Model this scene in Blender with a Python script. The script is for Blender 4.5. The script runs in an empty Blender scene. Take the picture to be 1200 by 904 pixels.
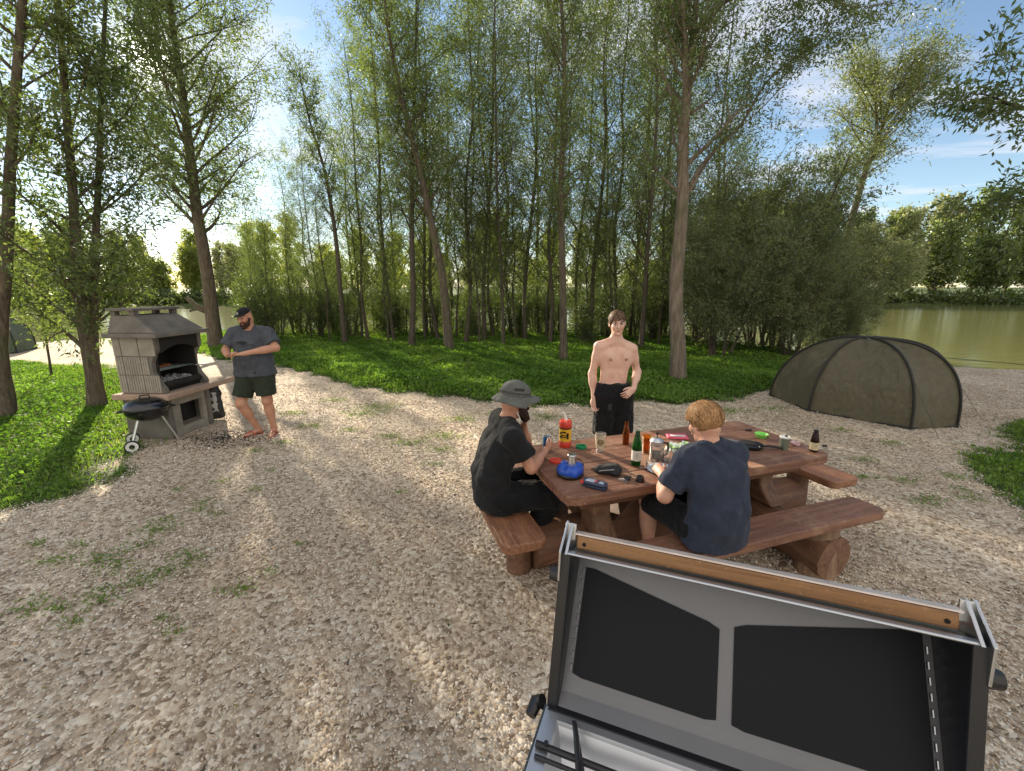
import bpy, math, random
import numpy as np
from mathutils import Vector, Matrix, noise as mnoise

random.seed(7)
SC = bpy.context.scene
COL = SC.collection
R = math.radians

# ------------------------------------------------------------------ camera
CAM_H, PITCH, FPX = 1.98, 12.6, 500.0
CP, SP = math.cos(R(PITCH)), math.sin(R(PITCH))

def ray(px, py):
    a, b = (px - 600) / FPX, (452 - py) / FPX
    return Vector((a, CP + b * SP, -SP + b * CP))

def gp(px, py, z=0.0):
    """point of the horizontal plane at height z seen at a photo pixel"""
    d = ray(px, py)
    t = (z - CAM_H) / d.z
    return Vector((d.x * t, d.y * t, z))

def yp(px, py, Y):
    """point at distance Y seen at a photo pixel"""
    d = ray(px, py)
    t = Y / d.y
    return Vector((d.x * t, Y, CAM_H + d.z * t))

# ------------------------------------------------------------------ materials
def new_mat(name):
    m = bpy.data.materials.new(name)
    m.use_nodes = True
    nt = m.node_tree
    nt.nodes.clear()
    out = nt.nodes.new('ShaderNodeOutputMaterial')
    return m, nt, out

def nd(nt, typ, **kw):
    n = nt.nodes.new(typ)
    for k, v in kw.items():
        if k.startswith('i_'):
            n.inputs[k[2:].replace('_', ' ')].default_value = v
        elif k.startswith('n'):
            if k[1:].isdigit():
                n.inputs[int(k[1:])].default_value = v
            else:
                setattr(n, k, v)
        else:
            setattr(n, k, v)
    return n

def ramp(nt, stops, interp='LINEAR'):
    r = nt.nodes.new('ShaderNodeValToRGB')
    r.color_ramp.interpolation = interp
    el = r.color_ramp.elements
    while len(el) > 1:
        el.remove(el[-1])
    el[0].position = stops[0][0]
    el[0].color = tuple(stops[0][1]) + (1,) if len(stops[0][1]) == 3 else stops[0][1]
    for p, c in stops[1:]:
        e = el.new(p)
        e.color = tuple(c) + (1,) if len(c) == 3 else c
    return r

def pbsdf(nt, out, rough=.6, metal=0., spec=.5, **kw):
    b = nt.nodes.new('ShaderNodeBsdfPrincipled')
    b.inputs['Roughness'].default_value = rough
    b.inputs['Metallic'].default_value = metal
    b.inputs['Specular IOR Level'].default_value = spec
    for k, v in kw.items():
        b.inputs[k].default_value = v
    nt.links.new(b.outputs[0], out.inputs[0])
    return b

def simple(name, col, rough=.55, metal=0., var=.12, vscale=8., bump=0., bscale=60., spec=.5, **kw):
    """solid colour with a little uneven wear and fine relief"""
    m, nt, out = new_mat(name)
    b = pbsdf(nt, out, rough, metal, spec, **kw)
    tc = nd(nt, 'ShaderNodeTexCoord')
    n1 = nd(nt, 'ShaderNodeTexNoise', i_Scale=vscale, i_Detail=5., i_Roughness=.6)
    nt.links.new(tc.outputs['Object'], n1.inputs['Vector'])
    c0 = tuple(max(0, c * (1 - var)) for c in col)
    c1 = tuple(min(1, c * (1 + var)) for c in col)
    rp = ramp(nt, [(.3, c0), (.7, c1)])
    nt.links.new(n1.outputs['Fac'], rp.inputs[0])
    nt.links.new(rp.outputs[0], b.inputs['Base Color'])
    mr = nd(nt, 'ShaderNodeMapRange')
    mr.inputs['To Min'].default_value = max(.02, rough - .08)
    mr.inputs['To Max'].default_value = min(1, rough + .1)
    nt.links.new(n1.outputs['Fac'], mr.inputs['Value'])
    nt.links.new(mr.outputs[0], b.inputs['Roughness'])
    if bump:
        n2 = nd(nt, 'ShaderNodeTexNoise', i_Scale=bscale, i_Detail=4.)
        nt.links.new(tc.outputs['Object'], n2.inputs['Vector'])
        bp = nd(nt, 'ShaderNodeBump', i_Strength=bump, i_Distance=.01)
        nt.links.new(n2.outputs['Fac'], bp.inputs['Height'])
        nt.links.new(bp.outputs[0], b.inputs['Normal'])
    return m

def cloth(name, col, fold=.5, fscale=7., rough=.9, weave=.15):
    m, nt, out = new_mat(name)
    b = pbsdf(nt, out, rough, 0, .2)
    b.inputs['Sheen Weight'].default_value = .06
    b.inputs['Sheen Roughness'].default_value = .5
    tc = nd(nt, 'ShaderNodeTexCoord')
    n1 = nd(nt, 'ShaderNodeTexNoise', i_Scale=14., i_Detail=6., i_Roughness=.65)
    nt.links.new(tc.outputs['Object'], n1.inputs['Vector'])
    rp = ramp(nt, [(.3, tuple(c * .8 for c in col)), (.7, tuple(min(1, c * 1.2) for c in col))])
    nt.links.new(n1.outputs['Fac'], rp.inputs[0])
    nt.links.new(rp.outputs[0], b.inputs['Base Color'])
    mp = nd(nt, 'ShaderNodeMapping')
    mp.inputs['Scale'].default_value = (1.6, 1.2, .8)
    mp.inputs['Rotation'].default_value = (.3, .5, .4)
    nt.links.new(tc.outputs['Object'], mp.inputs['Vector'])
    n2 = nd(nt, 'ShaderNodeTexNoise', i_Scale=fscale, i_Detail=3., i_Distortion=1.3)
    nt.links.new(mp.outputs[0], n2.inputs['Vector'])
    bp = nd(nt, 'ShaderNodeBump', i_Strength=fold, i_Distance=.06)
    nt.links.new(n2.outputs['Fac'], bp.inputs['Height'])
    n3 = nd(nt, 'ShaderNodeTexNoise', i_Scale=500., i_Detail=2.)
    nt.links.new(tc.outputs['Object'], n3.inputs['Vector'])
    bp2 = nd(nt, 'ShaderNodeBump', i_Strength=weave, i_Distance=.004)
    nt.links.new(n3.outputs['Fac'], bp2.inputs['Height'])
    nt.links.new(bp.outputs[0], bp2.inputs['Normal'])
    nt.links.new(bp2.outputs[0], b.inputs['Normal'])
    return m

def skin_mat(name, col):
    m, nt, out = new_mat(name)
    b = pbsdf(nt, out, .5, 0, .35)
    b.inputs['Subsurface Weight'].default_value = .12
    b.inputs['Subsurface Radius'].default_value = (.02, .008, .004)
    tc = nd(nt, 'ShaderNodeTexCoord')
    n1 = nd(nt, 'ShaderNodeTexNoise', i_Scale=9., i_Detail=6., i_Roughness=.6)
    nt.links.new(tc.outputs['Object'], n1.inputs['Vector'])
    rp = ramp(nt, [(.3, (col[0] * .86, col[1] * .74, col[2] * .7)), (.52, col),
                   (.75, (min(1, col[0] * 1.12), col[1] * 1.1, col[2] * 1.08))])
    nt.links.new(n1.outputs['Fac'], rp.inputs[0])
    nt.links.new(rp.outputs[0], b.inputs['Base Color'])
    n3 = nd(nt, 'ShaderNodeTexNoise', i_Scale=160., i_Detail=3.)
    nt.links.new(tc.outputs['Object'], n3.inputs['Vector'])
    bp = nd(nt, 'ShaderNodeBump', i_Strength=.12, i_Distance=.003)
    nt.links.new(n3.outputs['Fac'], bp.inputs['Height'])
    nt.links.new(bp.outputs[0], b.inputs['Normal'])
    return m

def glass(name, col=(1, 1, 1), rough=.03):
    m, nt, out = new_mat(name)
    b = pbsdf(nt, out, rough, 0, .5)
    b.inputs['Base Color'].default_value = tuple(col) + (1,)
    b.inputs['Transmission Weight'].default_value = .93
    b.inputs['IOR'].default_value = 1.3
    return m

def attr(nt, name):
    a = nt.nodes.new('ShaderNodeAttribute')
    a.attribute_name = name
    return a

def leaf_mat(name, stops, trans=.42, tgain=(1.7, 1.75, .8), gloss=.04):
    m, nt, out = new_mat(name)
    at = attr(nt, 'rnd')
    oi = nd(nt, 'ShaderNodeObjectInfo')
    mx = nd(nt, 'ShaderNodeMath', operation='MULTIPLY_ADD')
    mx.inputs[1].default_value = .8
    nt.links.new(at.outputs['Fac'], mx.inputs[0])
    m2 = nd(nt, 'ShaderNodeMath', operation='MULTIPLY')
    m2.inputs[1].default_value = .2
    nt.links.new(oi.outputs['Random'], m2.inputs[0])
    nt.links.new(m2.outputs[0], mx.inputs[2])
    rp = ramp(nt, stops)
    nt.links.new(mx.outputs[0], rp.inputs[0])
    d = nd(nt, 'ShaderNodeBsdfDiffuse')
    nt.links.new(rp.outputs[0], d.inputs[0])
    t = nd(nt, 'ShaderNodeBsdfTranslucent')
    mm = nd(nt, 'ShaderNodeMixRGB', blend_type='MULTIPLY')
    mm.inputs[0].default_value = 1
    mm.inputs[2].default_value = tgain + (1,)
    mm.use_clamp = False
    nt.links.new(rp.outputs[0], mm.inputs[1])
    nt.links.new(mm.outputs[0], t.inputs[0])
    ms = nd(nt, 'ShaderNodeMixShader')
    ms.inputs[0].default_value = trans
    nt.links.new(d.outputs[0], ms.inputs[1])
    nt.links.new(t.outputs[0], ms.inputs[2])
    g = nd(nt, 'ShaderNodeBsdfGlossy')
    g.inputs['Roughness'].default_value = .38
    g.inputs[0].default_value = (.9, .95, .9, 1)
    ms2 = nd(nt, 'ShaderNodeMixShader')
    ms2.inputs[0].default_value = gloss
    nt.links.new(ms.outputs[0], ms2.inputs[1])
    nt.links.new(g.outputs[0], ms2.inputs[2])
    nt.links.new(ms2.outputs[0], out.inputs[0])
    return m

def bark_mat(name, c0, c1, zs=6.):
    m, nt, out = new_mat(name)
    b = pbsdf(nt, out, .9, 0, .2)
    tc = nd(nt, 'ShaderNodeTexCoord')
    mp = nd(nt, 'ShaderNodeMapping')
    mp.inputs['Scale'].default_value = (zs * 4, zs * 4, zs * .55)
    nt.links.new(tc.outputs['Object'], mp.inputs['Vector'])
    n1 = nd(nt, 'ShaderNodeTexNoise', i_Scale=1., i_Detail=8., i_Roughness=.7, i_Distortion=.6)
    nt.links.new(mp.outputs[0], n1.inputs['Vector'])
    rp = ramp(nt, [(.32, c0), (.5, tuple((a + b_) / 2 for a, b_ in zip(c0, c1))), (.66, c1)])
    nt.links.new(n1.outputs['Fac'], rp.inputs[0])
    n2 = nd(nt, 'ShaderNodeTexNoise', i_Scale=2.2, i_Detail=4.)
    nt.links.new(tc.outputs['Object'], n2.inputs['Vector'])
    mxc = nd(nt, 'ShaderNodeMixRGB', blend_type='MIX')
    r2 = ramp(nt, [(.52, (0, 0, 0)), (.68, (.55, .55, .55))])
    nt.links.new(n2.outputs['Fac'], r2.inputs[0])
    nt.links.new(r2.outputs[0], mxc.inputs[0])
    nt.links.new(rp.outputs[0], mxc.inputs[1])
    mxc.inputs[2].default_value = (.10, .115, .05, 1)   # algae
    nt.links.new(mxc.outputs[0], b.inputs['Base Color'])
    bp = nd(nt, 'ShaderNodeBump', i_Strength=.9, i_Distance=.03)
    nt.links.new(n1.outputs['Fac'], bp.inputs['Height'])
    nt.links.new(bp.outputs[0], b.inputs['Normal'])
    return m

def wood_mat(name, c0, c1, axis='X', rough=.5, wear=(.42, .27, .17), worn=.35, scale=1.):
    """boards with the grain along one local axis, stain rubbed thin in blotches"""
    m, nt, out = new_mat(name)
    b = pbsdf(nt, out, rough, 0, .5)
    tc = nd(nt, 'ShaderNodeTexCoord')
    mp = nd(nt, 'ShaderNodeMapping')
    s = {'X': (2.2, 34, 34), 'Y': (34, 2.2, 34), 'Z': (34, 34, 2.2)}[axis]
    mp.inputs['Scale'].default_value = tuple(v * scale for v in s)
    nt.links.new(tc.outputs['Object'], mp.inputs['Vector'])
    n1 = nd(nt, 'ShaderNodeTexNoise', i_Scale=1., i_Detail=7., i_Roughness=.62, i_Distortion=.5)
    nt.links.new(mp.outputs[0], n1.inputs['Vector'])
    rp = ramp(nt, [(.3, c0), (.62, c1)])
    nt.links.new(n1.outputs['Fac'], rp.inputs[0])
    n2 = nd(nt, 'ShaderNodeTexNoise', i_Scale=5.5 * scale, i_Detail=9., i_Roughness=.72)
    nt.links.new(tc.outputs['Object'], n2.inputs['Vector'])
    r2 = ramp(nt, [(.5, (0, 0, 0)), (.66, (worn, worn, worn)), (.8, (min(1, worn * 2),) * 3)])
    nt.links.new(n2.outputs['Fac'], r2.inputs[0])
    n3 = nd(nt, 'ShaderNodeTexNoise', i_Scale=75. * scale, i_Detail=3.)
    nt.links.new(tc.outputs['Object'], n3.inputs['Vector'])
    r3 = ramp(nt, [(.64, (0, 0, 0)), (.70, (.7, .7, .7))])
    nt.links.new(n3.outputs['Fac'], r3.inputs[0])
    scr = nd(nt, 'ShaderNodeMixRGB', blend_type='SCREEN'); scr.inputs[0].default_value = 1
    nt.links.new(r2.outputs[0], scr.inputs[1]); nt.links.new(r3.outputs[0], scr.inputs[2])
    mxc = nd(nt, 'ShaderNodeMixRGB')
    nt.links.new(scr.outputs[0], mxc.inputs[0])
    nt.links.new(rp.outputs[0], mxc.inputs[1])
    mxc.inputs[2].default_value = tuple(wear) + (1,)
    nt.links.new(mxc.outputs[0], b.inputs['Base Color'])
    mr = nd(nt, 'ShaderNodeMapRange')
    mr.inputs['To Min'].default_value = rough - .15
    mr.inputs['To Max'].default_value = rough + .2
    nt.links.new(n2.outputs['Fac'], mr.inputs['Value'])
    nt.links.new(mr.outputs[0], b.inputs['Roughness'])
    bp = nd(nt, 'ShaderNodeBump', i_Strength=.35, i_Distance=.006)
    nt.links.new(n1.outputs['Fac'], bp.inputs['Height'])
    nt.links.new(bp.outputs[0], b.inputs['Normal'])
    return m

# ------------------------------------------------------------------ objects
def thing(name, label, cat, loc=(0, 0, 0), rz=0., group=None):
    o = bpy.data.objects.new(name, None)
    COL.objects.link(o)
    o.location = loc
    o.rotation_euler = (0, 0, rz)
    o.empty_display_size = .1
    o['label'] = label
    o['category'] = cat
    if group:
        o['group'] = group
    return o

def link_mesh(name, me, mat, parent=None, smooth=True):
    o = bpy.data.objects.new(name, me)
    COL.objects.link(o)
    if mat is not None and not me.materials:
        for m_ in (mat if isinstance(mat, (list, tuple)) else [mat]):
            me.materials.append(m_)
    if smooth:
        me.polygons.foreach_set('use_smooth', [True] * len(me.polygons))
    if parent is not None:
        o.parent = parent
    return o

def np_mesh(name, V, F):
    """V (n,3), F (m,k) with one k"""
    V = np.asarray(V, dtype=np.float32)
    F = np.asarray(F, dtype=np.int32)
    me = bpy.data.meshes.new(name)
    me.vertices.add(len(V))
    me.vertices.foreach_set('co', V.ravel())
    k = F.shape[1]
    me.loops.add(F.size)
    me.loops.foreach_set('vertex_index', F.ravel())
    me.polygons.add(len(F))
    me.polygons.foreach_set('loop_start', np.arange(0, F.size, k, dtype=np.int32))
    me.update(calc_edges=True)
    return me

def face_attr(me, vals, name='rnd'):
    a = me.attributes.new(name, 'FLOAT', 'FACE')
    a.data.foreach_set('value', np.asarray(vals, dtype=np.float32))

class MB:
    """collects solids into one mesh"""
    def __init__(s):
        s.v, s.f, s.mi, s.m = [], [], [], 0
    def add(s, vs, fs, M=None):
        b = len(s.v)
        for p in vs:
            p = Vector(p)
            s.v.append(M @ p if M is not None else p)
        for f in fs:
            s.f.append([i + b for i in f])
            s.mi.append(s.m)
        return s
    def box(s, c, size, rot=None, taper=1.):
        hx, hy, hz = size[0] / 2, size[1] / 2, size[2] / 2
        vs = [(x * hx * (taper if z > 0 else 1), y * hy * (taper if z > 0 else 1), z * hz)
              for z in (-1, 1) for (x, y) in ((-1, -1), (1, -1), (1, 1), (-1, 1))]
        M = Matrix.Translation(Vector(c))
        if rot is not None:
            M = M @ (rot.to_4x4() if not isinstance(rot, (int, float)) else Matrix.Rotation(rot, 4, 'Z'))
        return s.add(vs, [(0, 3, 2, 1), (4, 5, 6, 7), (0, 1, 5, 4), (1, 2, 6, 5), (2, 3, 7, 6), (3, 0, 4, 7)], M)
    def prism(s, pts, z0, z1, M=None):
        n = len(pts)
        vs = [(p[0], p[1], z0) for p in pts] + [(p[0], p[1], z1) for p in pts]
        fs = [tuple(reversed(range(n))), tuple(range(n, 2 * n))]
        fs += [(i, (i + 1) % n, n + (i + 1) % n, n + i) for i in range(n)]
        return s.add(vs, fs, M)
    def tube(s, pts, rad, n=8, cap=True):
        pts = [Vector(p) for p in pts]
        if not isinstance(rad, (list, tuple)):
            rad = [rad] * len(pts)
        base = len(s.v)
        up = None
        for i, p in enumerate(pts):
            d = (pts[min(i + 1, len(pts) - 1)] - pts[max(i - 1, 0)])
            if d.length < 1e-9:
                d = Vector((0, 0, 1))
            d.normalize()
            if up is None:
                up = d.orthogonal().normalized()
            up = (up - d * up.dot(d))
            if up.length < 1e-6:
                up = d.orthogonal()
            up.normalize()
            sd = d.cross(up)
            for k in range(n):
                a = 2 * math.pi * k / n
                s.v.append(p + (up * math.cos(a) + sd * math.sin(a)) * rad[i])
        for i in range(len(pts) - 1):
            for k in range(n):
                k2 = (k + 1) % n
                s.f.append([base + i * n + k, base + i * n + k2, base + (i + 1) * n + k2, base + (i + 1) * n + k])
                s.mi.append(s.m)
        if cap:
            s.f.append([base + k for k in reversed(range(n))])
            s.f.append([base + (len(pts) - 1) * n + k for k in range(n)])
            s.mi += [s.m, s.m]
        return s
    def lathe(s, prof, n=24, M=None, closed=False):
        """prof: [(r, z)...]; r == 0 closes to a point"""
        vs, rings = [], []
        for r, z in prof:
            if r < 1e-6:
                rings.append([len(vs)])
                vs.append((0, 0, z))
            else:
                rings.append(list(range(len(vs), len(vs) + n)))
                vs += [(r * math.cos(2 * math.pi * k / n), r * math.sin(2 * math.pi * k / n), z) for k in range(n)]
        fs = []
        prs = list(zip(rings[:-1], rings[1:]))
        if closed:
            prs.append((rings[-1], rings[0]))
        for a, b in prs:
            for k in range(n):
                k2 = (k + 1) % n
                if len(a) == 1 and len(b) == 1:
                    continue
                if len(a) == 1:
                    fs.append((a[0], b[k2], b[k])[::-1])
                elif len(b) == 1:
                    fs.append((a[k], a[k2], b[0]))
                else:
                    fs.append((a[k], a[k2], b[k2], b[k]))
        return s.add(vs, fs, M)
    def build(s, name, mat, parent=None, smooth=False, bevel=0., seg=2, loc=None, auto=None, sub=0):
        me = bpy.data.meshes.new(name)
        me.from_pydata([tuple(p) for p in s.v], [], s.f)
        if isinstance(mat, (list, tuple)):
            for m_ in mat:
                me.materials.append(m_)
            me.polygons.foreach_set('material_index', s.mi)
        else:
            me.materials.append(mat)
        me.validate()
        me.update()
        o = bpy.data.objects.new(name, me)
        COL.objects.link(o)
        if smooth:
            me.polygons.foreach_set('use_smooth', [True] * len(me.polygons))
        if parent is not None:
            o.parent = parent
        if loc is not None:
            o.location = loc
        if bevel:
            b = o.modifiers.new('bevel', 'BEVEL')
            b.width = bevel
            b.segments = seg
            b.limit_method = 'ANGLE'
            b.angle_limit = R(35)
        if auto or (smooth and bevel):
            try:
                me.set_sharp_from_angle(angle=R(auto or 40))
            except Exception:
                pass
        elif smooth:
            try:
                me.set_sharp_from_angle(angle=R(50))
            except Exception:
                pass
        if sub:
            b = o.modifiers.new('sub', 'SUBSURF')
            b.levels = b.render_levels = sub
        return o

def rounded(pts, rads, n=5):
    """round the corners of a 2-D outline"""
    out = []
    N = len(pts)
    for i, p in enumerate(pts):
        r = rads[i] if isinstance(rads, (list, tuple)) else rads
        p = Vector(p)
        a, b = Vector(pts[i - 1]) - p, Vector(pts[(i + 1) % N]) - p
        if r <= 0:
            out.append(tuple(p))
            continue
        r = min(r, a.length * .49, b.length * .49)
        a, b = a.normalized() * r, b.normalized() * r
        for k in range(n + 1):
            t = k / n
            q = (p + a) * (1 - t) ** 2 + p * 2 * t * (1 - t) + (p + b) * t * t
            out.append((q.x, q.y))
    return out

# ------------------------------------------------------------------ smooth solids (for bodies and clothes)
class SDF:
    def __init__(s):
        s.p = []
    def cone(s, a, b, r1, r2=None, k=.03, flat=None, ff=1., sub=False):
        s.p.append(('cone', Vector(a), Vector(b), r1, r1 if r2 is None else r2, k, flat, ff, sub)); return s
    def cyl(s, a, b, r1, r2=None, k=.02, flat=None, ff=1., sub=False):
        s.p.append(('cyl', Vector(a), Vector(b), r1, r1 if r2 is None else r2, k, flat, ff, sub)); return s
    def ell(s, c, r, k=.03, M=None, sub=False):
        s.p.append(('ell', Vector(c), r, k, M, sub)); return s
    def off(s, d):
        s.p.append(('off', d)); return s
    def plane(s, c, n):
        """cut away everything on the side n points to"""
        s.p.append(('plane', Vector(c), Vector(n).normalized())); return s
    def mesh(s, h=.008):
        lo, hi = Vector((9, 9, 9)), Vector((-9, -9, -9))
        def bounds(q):
            if q[0] in ('cone', 'cyl'):
                m = max(q[3], q[4]) * 1.1
                if q[6] is not None:
                    m *= max(1, q[7])
                return (Vector([min(q[1][i], q[2][i]) - m for i in range(3)]),
                        Vector([max(q[1][i], q[2][i]) + m for i in range(3)]))
            m = max(q[2])
            return q[1] - Vector((m, m, m)), q[1] + Vector((m, m, m))
        for q in s.p:
            if q[0] in ('plane', 'off') or q[-1] is True:
                continue
            a, b = bounds(q)
            for i in range(3):
                lo[i] = min(lo[i], a[i]); hi[i] = max(hi[i], b[i])
        lo -= Vector((.03,) * 3); hi += Vector((.03,) * 3)
        n = [int(math.ceil((hi[i] - lo[i]) / h)) + 1 for i in range(3)]
        ax = [lo[i] + h * np.arange(n[i]) for i in range(3)]
        D = np.full(n, 1., dtype=np.float32)
        for q in s.p:
            if q[0] == 'off':
                D = D - q[1]
                continue
            if q[0] == 'plane':
                X = (ax[0][:, None, None] - q[1].x) * q[2].x + (ax[1][None, :, None] - q[1].y) * q[2].y + (ax[2][None, None, :] - q[1].z) * q[2].z
                D = np.maximum(D, X.astype(np.float32))
                continue
            a, b = bounds(q)
            mg = .07
            sl = []
            for i in range(3):
                i0 = max(0, int((a[i] - mg - lo[i]) / h)); i1 = min(n[i], int((b[i] + mg - lo[i]) / h) + 2)
                sl.append(slice(i0, max(i1, i0 + 1)))
            X = ax[0][sl[0]][:, None, None]; Y = ax[1][sl[1]][None, :, None]; Z = ax[2][sl[2]][None, None, :]
            if q[0] in ('cone', 'cyl'):
                A, B, r1, r2, k, flat, ff, sub = q[1:]
                ab = B - A
                L = max(ab.length, 1e-6)
                u = ab / L
                wx, wy, wz = X - A.x, Y - A.y, Z - A.z
                t = wx * u.x + wy * u.y + wz * u.z
                tc = np.clip(t, 0, L)
                tt = tc if q[0] == 'cone' else t
                qx, qy, qz = wx - tt * u.x, wy - tt * u.y, wz - tt * u.z
                if flat is not None:
                    fl = Vector(flat).normalized()
                    dd = (qx * fl.x + qy * fl.y + qz * fl.z) * (1 / ff - 1)
                    qx, qy, qz = qx + dd * fl.x, qy + dd * fl.y, qz + dd * fl.z
                d = np.sqrt(qx * qx + qy * qy + qz * qz) - (r1 + (r2 - r1) * tc / L)
                if q[0] == 'cyl':
                    d = np.maximum(d, np.maximum(-t, t - L))
            else:
                C, r, k, M, sub = q[1:]
                wx, wy, wz = X - C.x, Y - C.y, Z - C.z
                if M is not None:
                    cs = [M.col[i] for i in range(3)]
                    wx, wy, wz = [wx * c_.x + wy * c_.y + wz * c_.z for c_ in cs]
                k0 = np.sqrt((wx / r[0]) ** 2 + (wy / r[1]) ** 2 + (wz / r[2]) ** 2)
                k1 = np.sqrt((wx / r[0] ** 2) ** 2 + (wy / r[1] ** 2) ** 2 + (wz / r[2] ** 2) ** 2)
                d = k0 * (k0 - 1) / np.maximum(k1, 1e-6)
            cur = D[tuple(sl)]
            if sub:
                hh = np.maximum(k - np.abs(cur + d), 0) / k
                D[tuple(sl)] = np.maximum(cur, -d) + hh * hh * k * .25
            else:
                hh = np.maximum(k - np.abs(cur - d), 0) / k
                D[tuple(sl)] = np.minimum(cur, d) - hh * hh * k * .25
        S = D < 0
        cnt = np.zeros([m - 1 for m in n], dtype=np.int8)
        offs = [(i, j, k) for i in (0, 1) for j in (0, 1) for k in (0, 1)]
        def sh(arr, o):
            return arr[o[0]:arr.shape[0] - 1 + o[0], o[1]:arr.shape[1] - 1 + o[1], o[2]:arr.shape[2] - 1 + o[2]]
        for o in offs:
            cnt += sh(S, o)
        act = (cnt > 0) & (cnt < 8)
        I = np.argwhere(act)
        idx = np.full(act.shape, -1, dtype=np.int32)
        idx[act] = np.arange(len(I))
        P = np.zeros((len(I), 3)); W = np.zeros(len(I))
        for o in offs:
            for a_ in range(3):
                if o[a_] == 0:
                    o2 = list(o); o2[a_] = 1
                    va = sh(D, o)[act]; vb = sh(D, tuple(o2))[act]
                    cr = (va < 0) != (vb < 0)
                    t = np.where(cr, va / np.where(cr, va - vb, 1), 0)
                    q = np.tile(np.array(o, dtype=float), (len(I), 1)); q[:, a_] += t
                    P[cr] += q[cr]; W[cr] += 1
        V = (I + P / W[:, None]) * h + np.array(lo)
        F = []
        for a_ in range(3):
            b_, c_ = (a_ + 1) % 3, (a_ + 2) % 3
            lo_s = [slice(None)] * 3; hi_s = [slice(None)] * 3
            lo_s[a_] = slice(0, -1); hi_s[a_] = slice(1, None)
            E = S[tuple(lo_s)] != S[tuple(hi_s)]
            pts = np.argwhere(E)
            ok = (pts[:, b_] > 0) & (pts[:, c_] > 0) & (pts[:, b_] < n[b_] - 1) & (pts[:, c_] < n[c_] - 1)
            pts = pts[ok]
            ins = S[tuple(lo_s)][tuple(pts.T)]
            q = []
            for db, dc in ((-1, -1), (0, -1), (0, 0), (-1, 0)):
                p2 = pts.copy(); p2[:, b_] += db; p2[:, c_] += dc
                q.append(idx[tuple(p2.T)])
            q = np.stack(q, 1)
            q[~ins] = q[~ins][:, ::-1]
            F.append(q)
        F = np.concatenate(F)
        return V, F[(F >= 0).all(1)]

def noisy(V, amp, scale, seed=0., stretch=(1, 1, 1)):
    out = np.array(V)
    for i, p in enumerate(V):
        q = Vector((p[0] * scale * stretch[0] + seed, p[1] * scale * stretch[1], p[2] * scale * stretch[2]))
        out[i] += np.array(mnoise.noise_vector(q)) * amp
    return out
# ================================================================== materials of the setting
rng = np.random.default_rng(11)

def ground_material():
    m, nt, out = new_mat('gravel_ground')
    L = nt.links.new
    b = pbsdf(nt, out, .92, 0, .25)
    geo = nd(nt, 'ShaderNodeNewGeometry')
    g_at = attr(nt, 'grass')
    vor = nd(nt, 'ShaderNodeTexVoronoi', i_Scale=38.)
    wv = nd(nt, 'ShaderNodeTexNoise', i_Scale=30., i_Detail=2.)
    L(geo.outputs['Position'], wv.inputs['Vector'])
    add = nd(nt, 'ShaderNodeMixRGB', blend_type='ADD')
    add.inputs[0].default_value = .02
    L(geo.outputs['Position'], add.inputs[1]); L(wv.outputs['Color'], add.inputs[2])
    L(add.outputs[0], vor.inputs['Vector'])
    sep = nd(nt, 'ShaderNodeSeparateColor')
    L(vor.outputs['Color'], sep.inputs[0])
    stone = ramp(nt, [(0, (.19, .14, .095)), (.2, (.33, .26, .185)), (.5, (.45, .37, .28)), (.8, (.55, .475, .37)), (1, (.66, .60, .50))])
    L(sep.outputs[0], stone.inputs[0])
    big = nd(nt, 'ShaderNodeTexNoise', i_Scale=.55, i_Detail=6., i_Roughness=.65)
    L(geo.outputs['Position'], big.inputs['Vector'])
    tint = ramp(nt, [(.35, (.86, .82, .77)), (.6, (1.12, 1.12, 1.12))])
    L(big.outputs['Fac'], tint.inputs[0])
    mul = nd(nt, 'ShaderNodeMixRGB', blend_type='MULTIPLY')
    mul.inputs[0].default_value = 1
    L(stone.outputs[0], mul.inputs[1]); L(tint.outputs[0], mul.inputs[2])
    # soil and moss under the plants
    n3 = nd(nt, 'ShaderNodeTexNoise', i_Scale=9., i_Detail=8., i_Roughness=.7)
    L(geo.outputs['Position'], n3.inputs['Vector'])
    soil = ramp(nt, [(.3, (.045, .04, .02)), (.5, (.06, .085, .025)), (.7, (.10, .15, .035))])
    L(n3.outputs['Fac'], soil.inputs[0])
    ma = nd(nt, 'ShaderNodeMath', operation='ADD')
    mb_ = nd(nt, 'ShaderNodeMath', operation='MULTIPLY_ADD')
    mb_.inputs[1].default_value = .9; mb_.inputs[2].default_value = -.45
    L(n3.outputs['Fac'], mb_.inputs[0])
    L(g_at.outputs['Fac'], ma.inputs[0]); L(mb_.outputs[0], ma.inputs[1])
    msk = ramp(nt, [(.42, (0, 0, 0)), (.58, (1, 1, 1))])
    L(ma.outputs[0], msk.inputs[0])
    mx = nd(nt, 'ShaderNodeMixRGB')
    L(msk.outputs[0], mx.inputs[0]); L(mul.outputs[0], mx.inputs[1]); L(soil.outputs[0], mx.inputs[2])
    L(mx.outputs[0], b.inputs['Base Color'])
    inv = nd(nt, 'ShaderNodeMath', operation='SUBTRACT')
    inv.inputs[0].default_value = 1.
    L(vor.outputs['Distance'], inv.inputs[1])
    bp = nd(nt, 'ShaderNodeBump', i_Strength=1., i_Distance=.012)
    L(inv.outputs[0], bp.inputs['Height'])
    bp2 = nd(nt, 'ShaderNodeBump', i_Strength=.5, i_Distance=.08)
    n4 = nd(nt, 'ShaderNodeTexNoise', i_Scale=3., i_Detail=6.)
    L(geo.outputs['Position'], n4.inputs['Vector'])
    L(n4.outputs['Fac'], bp2.inputs['Height']); L(bp.outputs[0], bp2.inputs['Normal'])
    L(bp2.outputs[0], b.inputs['Normal'])
    return m

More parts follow.
